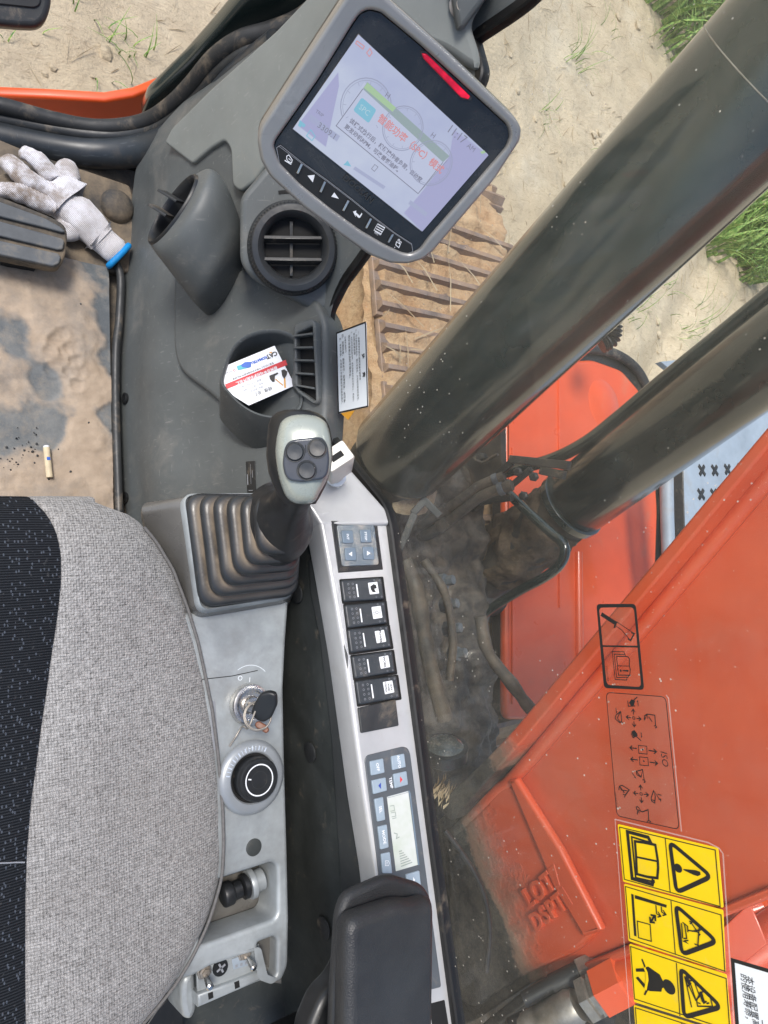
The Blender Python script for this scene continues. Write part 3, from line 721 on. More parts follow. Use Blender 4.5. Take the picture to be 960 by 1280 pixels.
# ---- floor mat with trodden dust
mt = thing('floor_mat', 'grey rubber floor mat covered in trodden tan dust in front of the seat', 'floor mat', (.1, .35, 0))
FP = ZP(.014)
c_tr, c_br = FP.at((138, 333)), FP.at((144, 660))
NXm, NYm = 150, 190
v = []; f = []; du = []
blobs = [(FP.at((60, 400)), .125), (FP.at((95, 470)), .085), (FP.at((20, 350)), .10), (FP.at((90, 600)), .10), (FP.at((30, 600)), .09), (FP.at((110, 545)), .05), (FP.at((0, 480)), .10), (FP.at((100, 420)), .06)]
bare = [(FP.at((135, 400)), .05), (FP.at((140, 520)), .04), (FP.at((138, 450)), .04), (FP.at((0, 460)), .12), (FP.at((28, 540)), .07), (FP.at((62, 478)), .035), (FP.at((25, 410)), .055), (FP.at((15, 600)), .05), (FP.at((60, 540)), .04)]
lugs = [FP.at(p) for p in S('66,428 76,418 80,440 62,440 88,437 74,452 92,452 86,464 98,466 95,482 64,462')]
fpx = [FP.at(p) for p in S('50,436 62,416 80,406 100,420 104,452')]
for j in range(NYm + 1):
    for i in range(NXm + 1):
        t = j / NYm; xr = c_tr.x + (c_br.x - c_tr.x) * t; xx = -.16 + (xr + .16) * i / NXm; yy = c_tr.y + (c_br.y - c_tr.y) * t - .0
        q = Vector((xx, yy, 0))
        s_ = -1.0
        for c_, r_ in blobs:
            dd = (Vector((c_.x, c_.y)) - Vector((xx, yy))).length / r_; s_ = max(s_, 1 - dd)
        s_ += .28 * noise.fractal(q * 13, .8, 2.1, 5)
        for c_, r_ in bare:
            dd = (Vector((c_.x, c_.y)) - Vector((xx, yy))).length / r_; s_ -= .55 * max(0, 1 - dd)
        dust = max(0, min(1, s_ * 4.5 + .35 * noise.fractal(q * 60, .8, 2.1, 3)))
        h = .014 + .0045 * max(0, min(1, s_ * 2.2)) + .0016 * noise.fractal(q * 45, .8, 2.1, 4) * dust
        e = min(1, max(0, s_ * 9)); h += .0022 * e * (1 - min(1, max(0, s_ * 3.5)))
        for c_ in lugs:
            dd = (Vector((c_.x, c_.y)) - Vector((xx, yy))).length
            if dd < .016: h += -.003 * (1 - (dd / .012) ** 2) * .7 if dd < .0105 else .0009
        for a, b_ in zip(fpx, fpx[1:]):
            ab_ = Vector((b_.x - a.x, b_.y - a.y)); tt = max(0, min(1, (Vector((xx - a.x, yy - a.y))).dot(ab_) / ab_.length_squared)); dd = (Vector((a.x, a.y)) + ab_ * tt - Vector((xx, yy))).length
            if dd < .008: h += .0016 * (1 - dd / .008)
        if i == NXm or j == 0: h = .002
        v.append((xx, yy, h)); du.append(dust)
f = [(j * (NXm + 1) + i, j * (NXm + 1) + i + 1, (j + 1) * (NXm + 1) + i + 1, (j + 1) * (NXm + 1) + i) for j in range(NYm) for i in range(NXm)]
x = NT('dusty_rubber_mat'); at = x.n('ShaderNodeAttribute'); at.attribute_name = 'dust'
rub = x.mix(x.ramp(x.noise(14, 6, .7), .38, .68), (.10, .112, .12), (.20, .205, .2))
rub = x.mix(x.ramp(x.noise(36, 6, .72), .5, .75, 0, .55), rub, (.34, .28, .21))
dst = x.mix(x.ramp(x.noise(24, 5), .35, .65), (.37, .285, .205), (.47, .37, .275))
x.set('Base Color', x.mix(x.math('MULTIPLY', at.outputs['Fac'], x.ramp(x.noise(9, 6, .7), .34, .58, .45, .95)), rub, dst)); x.set('Roughness', .9); x.bump(x.noise(350, 6, .7), .5, .0015); m_mat = x.m
mo = mob('mat_sheet', v, f, m_mat, mt, 60)
al = mo.data.attributes.new('dust', 'FLOAT', 'POINT'); al.data.foreach_set('value', du)
mb = MB()
for i in range(60):
    p = FP.at((random.gauss(26, 22), random.gauss(575, 20))) + Vector((0, 0, .003)); mb.add(lump_vf(p, random.uniform(.0006, .0019), i))
for p in S('87,590 110,529 100,381 60,600 40,565 46,570'): mb.add(lump_vf(FP.at(p) + Vector((0, 0, .004)), .0022, p[0]))
o = mb.build('dirt_crumbs', m_blackp, mt, 60); o['kind'] = 'stuff'
# ---- cigarette butt
cb = thing('cigarette_butt', 'cream cigarette butt lying on the dusty floor mat just ahead of the seat', 'cigarette butt', FP.at((60, 580)))
a, b_ = ZP(.024).at((58, 559)), ZP(.024).at((62, 597)); d = (b_ - a).normalized(); L = (b_ - a).length
m_filter = M('cigarette_paper', (.62, .52, .35), .7, var=.15, vs=60); 
lathe('paper_roll', a, d, [(.004, 0), (.0052, .0005), (.0052, L - .0005), (.004, L)], m_filter, cb, 16)
lathe('burnt_end', a - d * .003, d, [(.003, 0), (.0048, .001), (.0048, .0036)], m_white, cb, 14)
Print(Plane(a + (b_ - a) * .38 + Vector((0, 0, .0053)), (0, 0, 1), d)).poly2([[(-.002, -.0025), (.003, -.0025), (.003, .0025), (-.002, .0025)]]).build('blue_mark', m_blue, cb)

# ---- front: window seal, padded frame tube, pillar, outer sill
YW = .835
yp = YP(YW)
fw = thing('front_window_frame', 'dark lower frame of the front window with black rubber seal curving up to the corner pillar', 'window frame', yp.at((130, 170)))
tube('rubber_seal', [yp.at(p) for p in S('-60,122 0,132 60,148 110,158 150,158 185,150 215,130 240,105 268,72 300,50 340,38 380,20 420,-20')], .0135, m_rubber, fw, 14)
tube('inner_seal', [yp.off(.012).at(p) for p in S('-60,140 0,148 60,160 110,168 150,169 190,161 222,142 250,116 276,86 306,64 345,52 385,35 425,-5')], .011, m_dkplast, fw, 14)
tube('frame_tube', [YP(YW - .035).at(p) for p in S('-60,160 0,172 60,184 110,191 150,191 190,184 222,170 262,140 300,100 350,60')], .027, m_frame, fw, 18)
plate('corner_pillar', S('176,146 185,125 232,80 268,40 300,2 335,-30 460,-60 400,60 330,70 262,130 222,160 190,165'), YP(YW + .03), .03, m_cyl, fw, .008, .01)
plate('frame_skirt', S('-60,170 60,190 150,196 215,172 250,140 262,165 225,225 170,240 100,214 -60,196'), YP(YW - .03), .02, m_blackp, fw, .004)
os_ = plate('outer_sill', S('-40,118 60,122 130,126 165,120 200,106 235,80 262,60 270,80 240,130 200,160 120,168 -40,150'), YP(YW + .09), .02, m_orange2, None, .006)
props(os_, 'orange painted edge of the cab platform just outside the front window', 'sill')
# ---- grey side trim: one moulded surface from the floor to the window
rows = [((166, 690), 0, (395, 690)), ((158, 640), 0, (400, 640)), ((153, 600), 0, (410, 600)), ((151, 560), 0, (410, 560)), ((150, 520), 0, (409, 520)), ((149, 470), 0, (410, 470)), ((151, 430), 0, (411, 430)), ((153, 380), 0, (414, 390)), ((157, 330), .0, (428, 352)),
        ((161, 285), .0, (452, 318)), ((166, 240), .02, (500, 250)), ((172, 205), .05, (552, 178)), ((190, 172), .10, (601, 97)), ((235, 122), .2, (591, 50)), ((290, 76), .27, (625, 20)), ((345, 35), .33, (662, -5)), ((400, -25), .40, (700, -40))]
RW = []
for L_, z, R_ in rows:
    a = ZP(z).at(L_); b_ = XP(WX - .004).at(R_); RW.append((a, b_))
v = []; NK = 26
def trim_pt(a, b_, t):
    q = a.lerp(b_, t); out = Vector((-.9, 0, .42)); k = .018 * math.sin(math.pi * min(1, t)) + .016 * math.exp(-((t - .26) / .12) ** 2)
    return q + out * k
rr = []
N_ = 4
ext = [RW[0]] + RW + [RW[-1]]
def cr(a, b, c, d, t): return .5 * ((2 * b) + (c - a) * t + (2 * a - 5 * b + 4 * c - d) * t * t + (3 * b - a - 3 * c + d) * t ** 3)
for i in range(len(RW) - 1):
    for j in range(N_):
        t = j / N_; rr.append(tuple(cr(ext[i][k], ext[i + 1][k], ext[i + 2][k], ext[i + 3][k], t) for k in (0, 1)))
rr.append(RW[-1])
for a, b_ in rr:
    for k in range(NK + 1): v.append(trim_pt(a, b_, k / NK))
nk = NK + 1
f = [(j * nk + i, j * nk + i + 1, (j + 1) * nk + i + 1, (j + 1) * nk + i) for j in range(len(rr) - 1) for i in range(NK)]
n0 = len(v)
# rim turned outwards along the floor edge so the moulding has thickness
for a, b_ in rr: v.append(a + Vector((.02, 0, -.004)))
f += [(j * nk, (j + 1) * nk, n0 + j + 1, n0 + j) for j in range(len(rr) - 1)]
st = thing('side_trim', 'grey moulded plastic side trim with air vents and cup holder below the right window', 'trim panel', (.33, .4, 0))
mob('trim_panel', v, f, m_trim, st, 60)
def on_trim(p, lift=0):                       # pixel -> point on the moulding
    best = None; r = ray(p)
    for j in range(len(rr) - 1):
        for i in range(0, NK):
            q = [v[j * nk + i], v[j * nk + i + 1], v[(j + 1) * nk + i + 1], v[(j + 1) * nk + i]]
            for tri in ((0, 1, 2), (0, 2, 3)):
                h = _hit(q[tri[0]], q[tri[1]], q[tri[2]], r)
                if h: return h
    return D(p, 1.05)
from mathutils.geometry import intersect_ray_tri
def _hit(a, b_, c_, r): return intersect_ray_tri(a, b_, c_, r, CAM, True)
def tdepth(p): q = on_trim(p) - CAM; return q.dot(c2w(Vector((0, 0, 1))))
def trim_plane(p, lift=0):
    a, b_, c_ = on_trim((p[0] - 25, p[1] - 18)), on_trim((p[0] + 25, p[1] - 18)), on_trim((p[0], p[1] + 28)); pl = three(a, b_, c_)
    pl = Plane(on_trim(p), pl.n, (0, -1, 0)); return pl.off(lift)
# raised pods moulded on the trim
def skin(name, px, lift, mat, parent, bev=.004, back=.02, rad=.012):
    """plate that follows the trim surface"""
    cx = sum(p[0] for p in px) / len(px); cy_ = sum(p[1] for p in px) / len(px)
    pl = trim_plane((cx, cy_), lift); return plate(name, px, pl, back, mat, parent, bev, rad, 0, res=3)
skin('raised_pod', S('262,350 217,318 216,380 216,436 222,458 232,470 262,492 292,520 330,552 404,566 408,500 408,398 380,350 320,330'), .012, m_trim, st, .007, .05, .02)
skin('upper_dash', S('290,232 300,240 318,226 332,205 350,120 400,60 470,-20 400,-20 345,38 262,112 214,160 205,178 240,205 262,186 280,175 288,186'), .006, m_plate, st, .004, .03, .008)
# screws in the lower flange
for p in ((158, 498), (158, 622)):
    q = on_trim(p); lathe('panel_clip', q + Vector((-.004, 0, 0)), (-1, 0, .1), [(.009, -.004), (.010, .0), (.007, .001), (.002, -.001)], m_blackp, st, 16)
# small black caution label
lp = trim_plane((313, 595), .0015)
lb = plate('type_label', S('307,577 318,576 320,618 309,618'), lp, .0012, m_blackp, st, .0003, label='small black rating label with white print')
Print(lp.off(.0002)).line(S('309.5,593 310,606'), .0016).line(S('315.5,588 316,597'), .0008).line(S('311,613 316,613'), .0008).line(S('313,580 314,605'), .0005).build('label_print', m_gprint, lb)
# ---- elbow air duct at the left
ed = tdepth((270, 330)) - .02
dl = [(S('187,305 247,219'), ed - .090, .24), (S('196,318 262,211'), ed - .088, .42), (S('210,336 277,222'), ed - .074, .60), (S('228,360 290,248'), ed - .052, .72), (S('246,382 302,282'), ed - .026, .78), (S('266,400 312,322'), ed + .03, .75)]
duct = thing('air_duct', 'tapering grey elbow air vent with two slats sticking out at the front left', 'air vent', D((217, 262), ed - .09))
rings = []
for k, ((pa_, pb2), dd_k, mi) in enumerate(dl):
    A0, B0 = D(pa_, dd_k + .012), D(pb2, dd_k - .012); c_ = (A0 + B0) / 2; e1 = (A0 - B0); ra_ = e1.length / 2; e1.normalize()
    vw = (CAM - c_).normalized(); rt = (D((pa_[0] + 30, pa_[1] + 22), dd_k) - D(pa_, dd_k)).normalized()
    e2 = vw * (.96) + rt * (.34 if k == 0 else .28 * (1 - k / 5)); e2 = (e2 - e1 * e2.dot(e1)).normalized()
    if k == 0: oc, E1, E2, ra, ry = c_, e1, e2, ra_, ra_ * .62
    rings.append([c_ + e1 * math.cos(6.2832 * i / 48) * ra_ + e2 * math.sin(6.2832 * i / 48) * ra_ * (.62 + .3 * mi) for i in range(48)])
R2 = []
for i in range(len(rings) - 1):
    ex = [rings[max(0, i - 1)], rings[i], rings[i + 1], rings[min(len(rings) - 1, i + 2)]]
    for j in range(5): R2.append([cr(ex[0][k], ex[1][k], ex[2][k], ex[3][k], j / 5) for k in range(48)])
R2.append(rings[-1])
nrm = E1.cross(E2).normalized()
if nrm.dot(D((240, 280), ed) - oc) < 0: nrm = -nrm
mob('duct_body', *loft_vf(R2, False), m_trim, duct, 60)
mob('vent_ring', *loft_vf([[oc + (p - oc) * s_ - nrm * h_ for p in rings[0]] for s_, h_ in ((1.0, -.001), (.985, .003), (.95, .004), (.90, .002), (.86, -.006), (.82, -.03))], False), m_blackp, duct, 60)
mob('vent_throat', *loft_vf([[oc + (p - oc) * s_ + nrm * h_ for p in rings[0]] for s_, h_ in ((.88, .02), (.3, .024))]), m_hole, duct, 60)
for s_ in ('203,239 226,253', '191,257 213,271'):
    q0, q1 = [D(p, ed - .088) for p in S(s_)]; MB().add(bar_vf(q0, q1, .0035, .03, E2, .001)).build('vent_slat', m_dkplast, duct)

# ---- monitor arm with round vent
vd = tdepth((365, 310)) - .055
arm = thing('round_vent', 'round grey air vent with knurled ring and two slats, just below the monitor', 'air vent', D((365, 310), vd))
ap = facing((370, 300), vd + .012, (.0, .0, .12))
plate('vent_housing', S('300,246 316,228 334,206 350,214 450,308 428,345 410,388 396,392 360,372 318,352 300,330'), ap, .11, m_trim, arm, .008, .014, res=3)
vc = ap.at((366, 311)); vn = ap.n; k_ = vd / F
rr0 = 55 * k_
lathe('knurled_ring', vc, vn, [(rr0 * 1.04, -.004), (rr0 * 1.04, .004), (rr0, .008), (rr0 * .98, .022), (rr0 * .92, .026), (rr0 * .80, .027), (rr0 * .69, .021), (rr0 * .655, .012), (rr0 * .64, .0062)], m_boot, arm, 72, False)
b = MB()
for i in range(72):
    q = 6.2832 * i / 72; u_ = ap.u * math.cos(q) + ap.v * math.sin(q); b.add(([vc + u_ * rr0 * a_ + vn * h_ + (vn.cross(u_)) * w_ for a_, h_, w_ in ((.985, .010, -.0014), (.985, .010, .0014), (1.022, .014, 0), (.965, .0245, -.0012), (.965, .0245, .0012), (.99, .023, 0))], [(0, 2, 5, 3), (2, 1, 4, 5), (3, 5, 4)]))
o = b.build('knurling', m_boot, arm, 0); o['kind'] = 'stuff'
lathe('vent_throat', vc, vn, [(rr0 * .66, .0035), (rr0 * .66, .0045), (.002, .005)], m_hole, arm, 40)
for dy in (-12, 15):
    a, b_ = ap.off(.016).at((366 - 36, 311 + dy)), ap.off(.016).at((366 + 36, 311 + dy + 1)); MB().add(bar_vf(a, b_, .0050, .012, (vn + ap.v * .55), .001)).build('vent_slat', m_blackp, arm)
for dx in (-2,):
    a, b_ = ap.off(.008).at((366 + dx, 277)), ap.off(.008).at((366 + dx, 345)); MB().add(bar_vf(a, b_, .004, .006, vn, .0005)).build('vent_blade', m_dkplast, arm)
pr = Print(ap.off(.0004)); pr.ring((362, 309), rr0 * 1.17, .0045, 15, 100); pr.ring((362, 309), rr0 * 1.17, .0045, -35, 5); pr.build('housing_slot', m_hole, arm)

# ---- cup holder
cd = tdepth((325, 480)) - .02
cup = thing('cup_holder', 'grey moulded cup holder with wavy rim holding a printed business card', 'cup holder', D((325, 480), cd))
cp = Plane(D((325, 468), cd - .055), (-.42, -.02, 1), (1, 0, 0))
rim_px = S('347,412 368,420 380,436 372,455 368,470 371,485 378,497 374,512 358,521 338,522 318,517 300,506 286,492 276,478 279,460 287,440 300,424 322,414')
rim3 = smooth_path([cp.at(p) for p in rim_px], 4, True)
cc = sum(rim3, Vector()) / len(rim3)
low = lambda p, s_, h_, dv: cc + (p - cc) * s_ - cp.n * h_ + dv
dv0 = (on_trim((326, 500)) - on_trim((326, 480))) * .0
bx = Vector((.006, -.022, 0))
rg = [[low(p, s_, h_, bx * k_) for p in rim3] for s_, h_, k_ in ((1.10, .085, 1.2), (1.08, .06, .9), (1.05, .03, .5), (1.03, .006, .1), (1.0, -.001, 0), (.955, .0, 0), (.93, .006, 0), (.90, .04, .3), (.86, .075, .5), (.70, .08, .5), (.1, .08, .5))]
mob('cup_wall', *loft_vf(rg), m_trim, cup, 70)
tube('cup_ledge', [low(p, .80, .072, bx * .5) for p in rim3[::3]], .0016, m_boot, cup, 8, True, 3)
# ---- louvre vent
lv = trim_plane((384, 452), .034)
lo = thing('louvre_vent', 'narrow grey louvre vent with five slots between the cup holder and the window', 'air vent', lv.o)
plate('louvre_frame', S('366,408 372,402 389,398 394,402 398,500 394,506 372,492 366,482'), lv, .045, m_trim, lo, .003, .004, .0, holes=[S('370,417 391,407 394,502 372,486')])
plate('louvre_recess', S('368,414 393,404 396,505 370,489'), lv.off(-.010), .004, m_hole, lo, .0005)
for s_ in ('369,421 393,418', '370,435.5 393,435', '370,451 394,451.5', '371,467 394,468.5', '372,482 395,486'):
    q = [lv.off(-.002).at(p) for p in S(s_)]; MB().add(bar_vf(q[0], q[1], .0026, .012, lv.n, .0004)).build('louvre_slat', m_trim, lo)

# ---- business card in the cup
CQ = S('282,459 344,432 371,482 311,508')
kp = quadplane(CQ, cd + .0)
kp = Plane(D((326, 470), cd - .045), (-.42, -.05, 1), Vector((1, 0, 0)))
crd = thing('business_card', 'white business card with red banner and excavator picture standing in the cup holder', 'business card', kp.o)
Zc = lambda s: S(s, 275, 425, 9.6)
plate('card', Zc('36,324 655,68 900,545 345,785 190,690 66,592 48,500'), kp, .0006, m_paper, crd, .0001)
Pc = Print(kp)
Pc.poly(Zc('62,532 788,238 808,300 76,592')).build('red_banner', m_red, crd)
Pw = Print(kp, .0006)
rd = lambda a, b_: None
def ctext(P_, p, to, s, size, **k): P_.text(Zc(p)[0], s, size, d=Zc(to)[0], **k)
# print reads from upper right to lower left (the card lies head down)
ctext(Pw, '440,425', '340,465', '柳州市金马挖掘机配件总汇', .0052, bold=.0001)
Pw.build('banner_text', m_white, crd)
Pk = Print(kp, .0006)
ctext(Pk, '620,180', '560,205', 'CAT', .0085, bold=.0003)
ctext(Pk, '400,370', '300,410', '专营小松日立卡特大宇挖掘机配件油缸销套', .0033)
ctext(Pk, '450,640', '410,655', '总汇', .0058); ctext(Pk, '575,590', '535,605', '经理', .0058)
Pk.poly(Zc('735,365 770,352 808,380 800,420 770,470 745,430')).poly(Zc('590,430 690,390 700,405 660,430 655,500 630,505 600,470'))
Pk.build('black_print', m_black, crd)
Pg = Print(kp, .0006); ctext(Pg, '375,520', '275,560', '电话: 0772 356 2286', .0036); ctext(Pg, '395,560', '295,600', '手机: 138 7722 6890', .0036); ctext(Pg, '440,585', '380,608', '地址: 柳州市', .0034); ctext(Pg, '90,390', '50,405', 'HITACHI', .0036); Pg.build('grey_print', m_gprint, crd)
Pa = Print(kp, .0006); Pa.line(Zc('665,470 755,545'), .0013).line(Zc('775,455 780,575'), .0022).poly(Zc('585,150 620,140 620,165')).build('amber_print', m_amber, crd)
Pb = Print(kp, .0006); ctext(Pb, '470,240', '400,268', 'KOMATSU', .0050, bold=.0003); Pb.poly(Zc('250,300 300,265 375,262 372,320 340,335 270,330')).build('blue_print', m_blue, crd)
Pt = Print(kp, .0005); Pt.poly(Zc('198,315 255,295 270,330 375,325 330,338 215,365')).build('teal_print', flat('print_teal', (.1, .45, .5)), crd)
Pr_ = Print(kp, .0006); Pr_.ring(Zc('172,365')[0], .0013, .0006).build('red_ring', m_red, crd)

# ================================================================== RIGHT WINDOW
rw = thing('right_window', 'large dusty right side window with black rubber seal and warning decals stuck on it', 'window', WP.at((485, 640)))
sill = S('690,-30 664,-2 640,16 598,44 592,52 604,96 560,165 500,248 455,318 430,352 412,388 408,430 408,540 424,562 482,634 489,655 516,860 541,1060 572,1282 600,1480')
sw_ = [WP.uv(p) for p in sill]
# pane outline: along the sill then up and over
top = [(sw_[-1].x, 1.6), (sw_[0].x - .25, 1.6), (sw_[0].x - .25, sw_[0].y)]
x = NT('dusty_window_glass')
tr_ = x.n('ShaderNodeBsdfTransparent'); tr_.inputs[0].default_value = (.97, .985, .975, 1)
gl = x.n('ShaderNodeBsdfGlossy'); gl.inputs['Roughness'].default_value = .02
df = x.n('ShaderNodeBsdfDiffuse'); df.inputs[0].default_value = (.62, .58, .5, 1)
lw = x.n('ShaderNodeLayerWeight'); lw.inputs['Blend'].default_value = .5
m1 = x.n('ShaderNodeMixShader'); x.l(x.math('ADD', x.math('MULTIPLY', x.math('POWER', lw.outputs['Facing'], 4), .35), .014), m1.inputs[0]); x.l(tr_.outputs[0], m1.inputs[1]); x.l(gl.outputs[0], m1.inputs[2])
sep = x.n('ShaderNodeSeparateXYZ'); x.l(x.co, sep.inputs[0]); cmb = x.n('ShaderNodeCombineXYZ'); x.l(sep.outputs[1], cmb.inputs[0]); x.l(sep.outputs[2], cmb.inputs[1])
vo = x.n('ShaderNodeTexVoronoi', voronoi_dimensions='2D'); vo.inputs['Scale'].default_value = 85; x.l(cmb.outputs[0], vo.inputs[0])
wn_ = x.n('ShaderNodeTexWhiteNoise'); x.l(vo.outputs['Position'], wn_.inputs[0])
spk = x.math('MULTIPLY', x.math('LESS_THAN', vo.outputs['Distance'], .07), x.math('MULTIPLY', x.math('GREATER_THAN', wn_.outputs[0], .80), x.math('LESS_THAN', sep.outputs[0], .004)))
spk = x.math('MULTIPLY', spk, x.ramp(x.noise(6, 3), .45, .6))
film = x.math('MULTIPLY', x.ramp(x.noise(3.5, 7, .65, dist=.6), .36, .72, .25, 1), x.ramp(x.noise(14, 5, .6, (1, 3, 1)), .3, .7, .035, .065))
scr = x.ramp(x.noise(26, 2, .5, (1, 9, 1.3)), .755, .77, 0, .06)
fac = x.math('MAXIMUM', x.math('MAXIMUM', film, scr), x.math('MULTIPLY', spk, .75))
m2 = x.n('ShaderNodeMixShader'); x.l(fac, m2.inputs[0]); x.l(m1.outputs[0], m2.inputs[1]); x.l(df.outputs[0], m2.inputs[2])
x.l(m2.outputs[0], x.t.nodes['Material Output'].inputs[0]); m_glass = x.m
v_, f_ = shape2d([[(p.x, p.y) for p in sw_] + top], .004, 0)
mob('glass_pane', [WP.w(p.x, p.y, p.z - .004) for p in v_], f_, m_glass, rw, 0)
# rubber seal strip
pts = [WP.w(p.x, p.y, 0) for p in sw_]
v_ = []; f_ = []
P2 = [Vector((p.x, p.y)) for p in sw_]
P2 = P2[:1] + rnd(P2, .01)[6:-6] + P2[-1:]
for i, p in enumerate(P2):
    a, b_ = P2[max(0, i - 1)], P2[min(len(P2) - 1, i + 1)]; t = (b_ - a).normalized(); nn = Vector((-t.y, t.x))
    for o_, h_ in ((-.0065, -.006), (-.0065, .004), (-.0045, .006), (.0045, .006), (.0065, .004), (.0065, -.006)): q = p + nn * o_; v_.append(WP.w(q.x, q.y, h_))
for i in range(len(P2) - 1):
    for k in range(6): f_.append((i * 6 + k, i * 6 + (k + 1) % 6, i * 6 + 6 + (k + 1) % 6, i * 6 + 6 + k))
mob('rubber_seal', v_, f_, m_seal, rw, 40)
# ---- decals on the glass
IP = XP(WX - .0012)
def decal(name, px, mat, label, rad=.004): return plate(name, px, IP, .0008, mat, rw, .0001, rad, label=label)
dIP = IP
# white instruction sticker near the monitor
ds = decal('instruction_sticker', S('420.5,416 457.5,402.5 460,508.5 424,517'), m_decalw, 'white sticker with small black text and black border beside the cup holder', .002)
Zs = lambda s: S(s, 410, 395, 9.846)
P_ = Print(IP); P_.line(Zs('108,212 462,78 490,1112 132,1190'), .0022, True); P_.build('sticker_border', m_black, ds)
P_ = Print(IP)
def col_text(P_, a, b_, s, size): P_.text(Zs(a)[0], s, size, 'LEFT', d=Zs(b_)[0])
P_.text(Zs('432,495')[0], '注', .0068, d=Zs('438,720')[0], bold=.0003); P_.text(Zs('440,722')[0], '意', .0068, d=Zs('446,900')[0], bold=.0003)
for a, b_, s in (('376,185', '396,790', '一、请使用本机前仔细阅读操作说明书'), ('346,160', '372,1060', '二、作业前检查各部位，确认安全后，方可起动发动机操作。'), ('320,205', '330,480', '发动机怠速运转'), ('290,190', '316,1075', '三、长时间停放后起动时，请先预热本机五分钟以上，再运行。'), ('260,230', '276,790', '液压油温度过低时不得作业。'), ('212,250', '222,450', '注意机油压力'), ('180,225', '208,1100', '四、定期检查，更换滤芯，保养机油，液压油。'), ('152,265', '176,1110', '五、本机停放，必须将工作装置放到地面后熄火。')):
    L = (IP.at(Zs(b_)[0]) - IP.at(Zs(a)[0])).length; col_text(P_, a, b_, s, L / len(s) * 1.0)
P_.build('sticker_text', m_black, ds)
decal('white_tag', S('412.5,462 417.5,460.5 418,480.5 413,481.5'), m_decalw, 'tiny blank white tag', .0005)
decal('yellow_corner', S('426,516.6 443,513 435,525'), m_amber, 'small yellow sticker corner below the white sticker', .0003)
# black framed pictogram decal
Zb = lambda s: S(s, 740, 750, 8)
d1 = plate('knife_manual_decal', Zb('45,40 440,38 525,900 122,880'), IP, .0004, m_glass, rw, .0001, .006, label='clear decal with black frame, emergency hammer and manual pictograms')
P_ = Print(IP); P_.poly(Zb('45,40 440,38 525,900 122,880'), [Zb('72,76 420,72 494,870 150,848')], rad=.004)
P_.line(Zb('104,460 462,466'), .0016)
P_.line(Zb('95,140 238,232'), .0038).line(Zb('242,210 228,270 238,268'), .0016).line(Zb('250,218 425,335 388,405 300,300 240,258'), .0007, True).line(Zb('395,325 425,335 388,405 360,385'), .0013)
P_.line(Zb('340,560 325,530 322,518 205,515 235,795 350,800 355,770'), .0008).line(Zb('330,545 225,540 250,775 365,770 368,755'), .0008).line(Zb('250,562 360,565 378,590 376,655 385,690 382,752 268,750 252,600'), .0009, True).line(Zb('258,658 378,660'), .0007)
P_.disc(Zb('290,705')[0], .0011).poly(Zb('308,700 368,698 368,718 308,710'))
P_.text(Zb('155,735')[0], '320-00108A', .0028, d=Zb('165,830')[0]); P_.build('pictograms', m_black, d1)
# thin lined ISO control pattern decal
Zi = lambda s: S(s, 750, 860, 7.111)
d2_ = plate('control_pattern_decal', Zi('52,35 590,75 712,1262 150,1140'), IP, .0004, m_glass, rw, .0001, .005, label='clear decal with thin black frame showing the ISO control pattern pictograms')
P_ = Print(IP); P_.line(Zi('56,38 585,78 706,1258 152,1135'), .0007, True, .005)
for c_, s_ in (((302, 266), 1), ((368, 940), 1)):
    P_.ring(Zi('%d,%d' % c_)[0], .0012, .0007)
    for dx, dy in ((0, -1), (0, 1), (-1, 0), (1, 0)):
        P_.arrow(Zi('%g,%g' % (c_[0] + dx * 24 + dy * 2, c_[1] + dy * 30 + dx * 3))[0], Zi('%g,%g' % (c_[0] + dx * 66 + dy * 5, c_[1] + dy * 78 + dx * 8))[0], .0009, .0024)
for s_ in (('332,536', '270,530'), ('436,554', '506,564'), ('340,638', '278,632'), ('446,657', '516,668')): P_.arrow(Zi(s_[0])[0], Zi(s_[1])[0], .0010, .0026)
for s_ in ('345,508 420,516 424,586 350,578', '356,610 430,618 436,690 360,682'): P_.line(Zi(s_), .0007, True)
for s_ in ('384,546', '395,649'): P_.disc(Zi(s_)[0], .0008)
for s_ in ('262,130 285,98 318,112 308,150 285,162', '283,388 310,370 340,408 330,432 300,430'): P_.poly(Zi(s_))
for s_ in ('300,110 338,78', '345,158 342,112 336,122', '252,110 258,160 318,158', '325,425 372,468', '372,392 374,435 380,425', '282,400 300,440 340,420',
           '190,205 148,240 142,272 180,305 200,298 190,205', '190,205 160,265 185,300', '148,175 152,218 158,206', '200,300 210,312',
           '400,285 402,245 428,230 494,240 500,330', '402,285 425,232 432,270', '440,252 470,298', '488,338 500,330 512,345 498,354',
           '388,722 330,738 335,768 372,790 388,722 400,815', '290,750 325,795 312,790', '385,815 400,812 410,830 396,838', '330,738 372,788',
           '175,905 180,870 205,862 268,902 232,950', '182,870 200,905 250,910', '210,940 232,948 225,970', '190,880 225,925 212,920',
           '485,908 462,975 466,1000 495,1020 500,960 485,908 540,990', '470,990 500,1000', '528,985 548,985 545,1005', '520,940 555,950',
           '345,1050 330,1055 335,1075 385,1098 436,1078 442,1170', '345,1050 370,1085', '340,1120 345,1085 360,1110', '428,1185 440,1172 458,1182 450,1196'):
    P_.line(Zi(s_), .0009)
P_.text(Zi('580,625')[0], 'ISO', .0085, d=Zi('592,720')[0], shear=.15)
P_.text(Zi('150,990')[0], '920-00231A', .0028, d=Zi('165,1080')[0]); P_.build('pictograms', m_black, d2_)
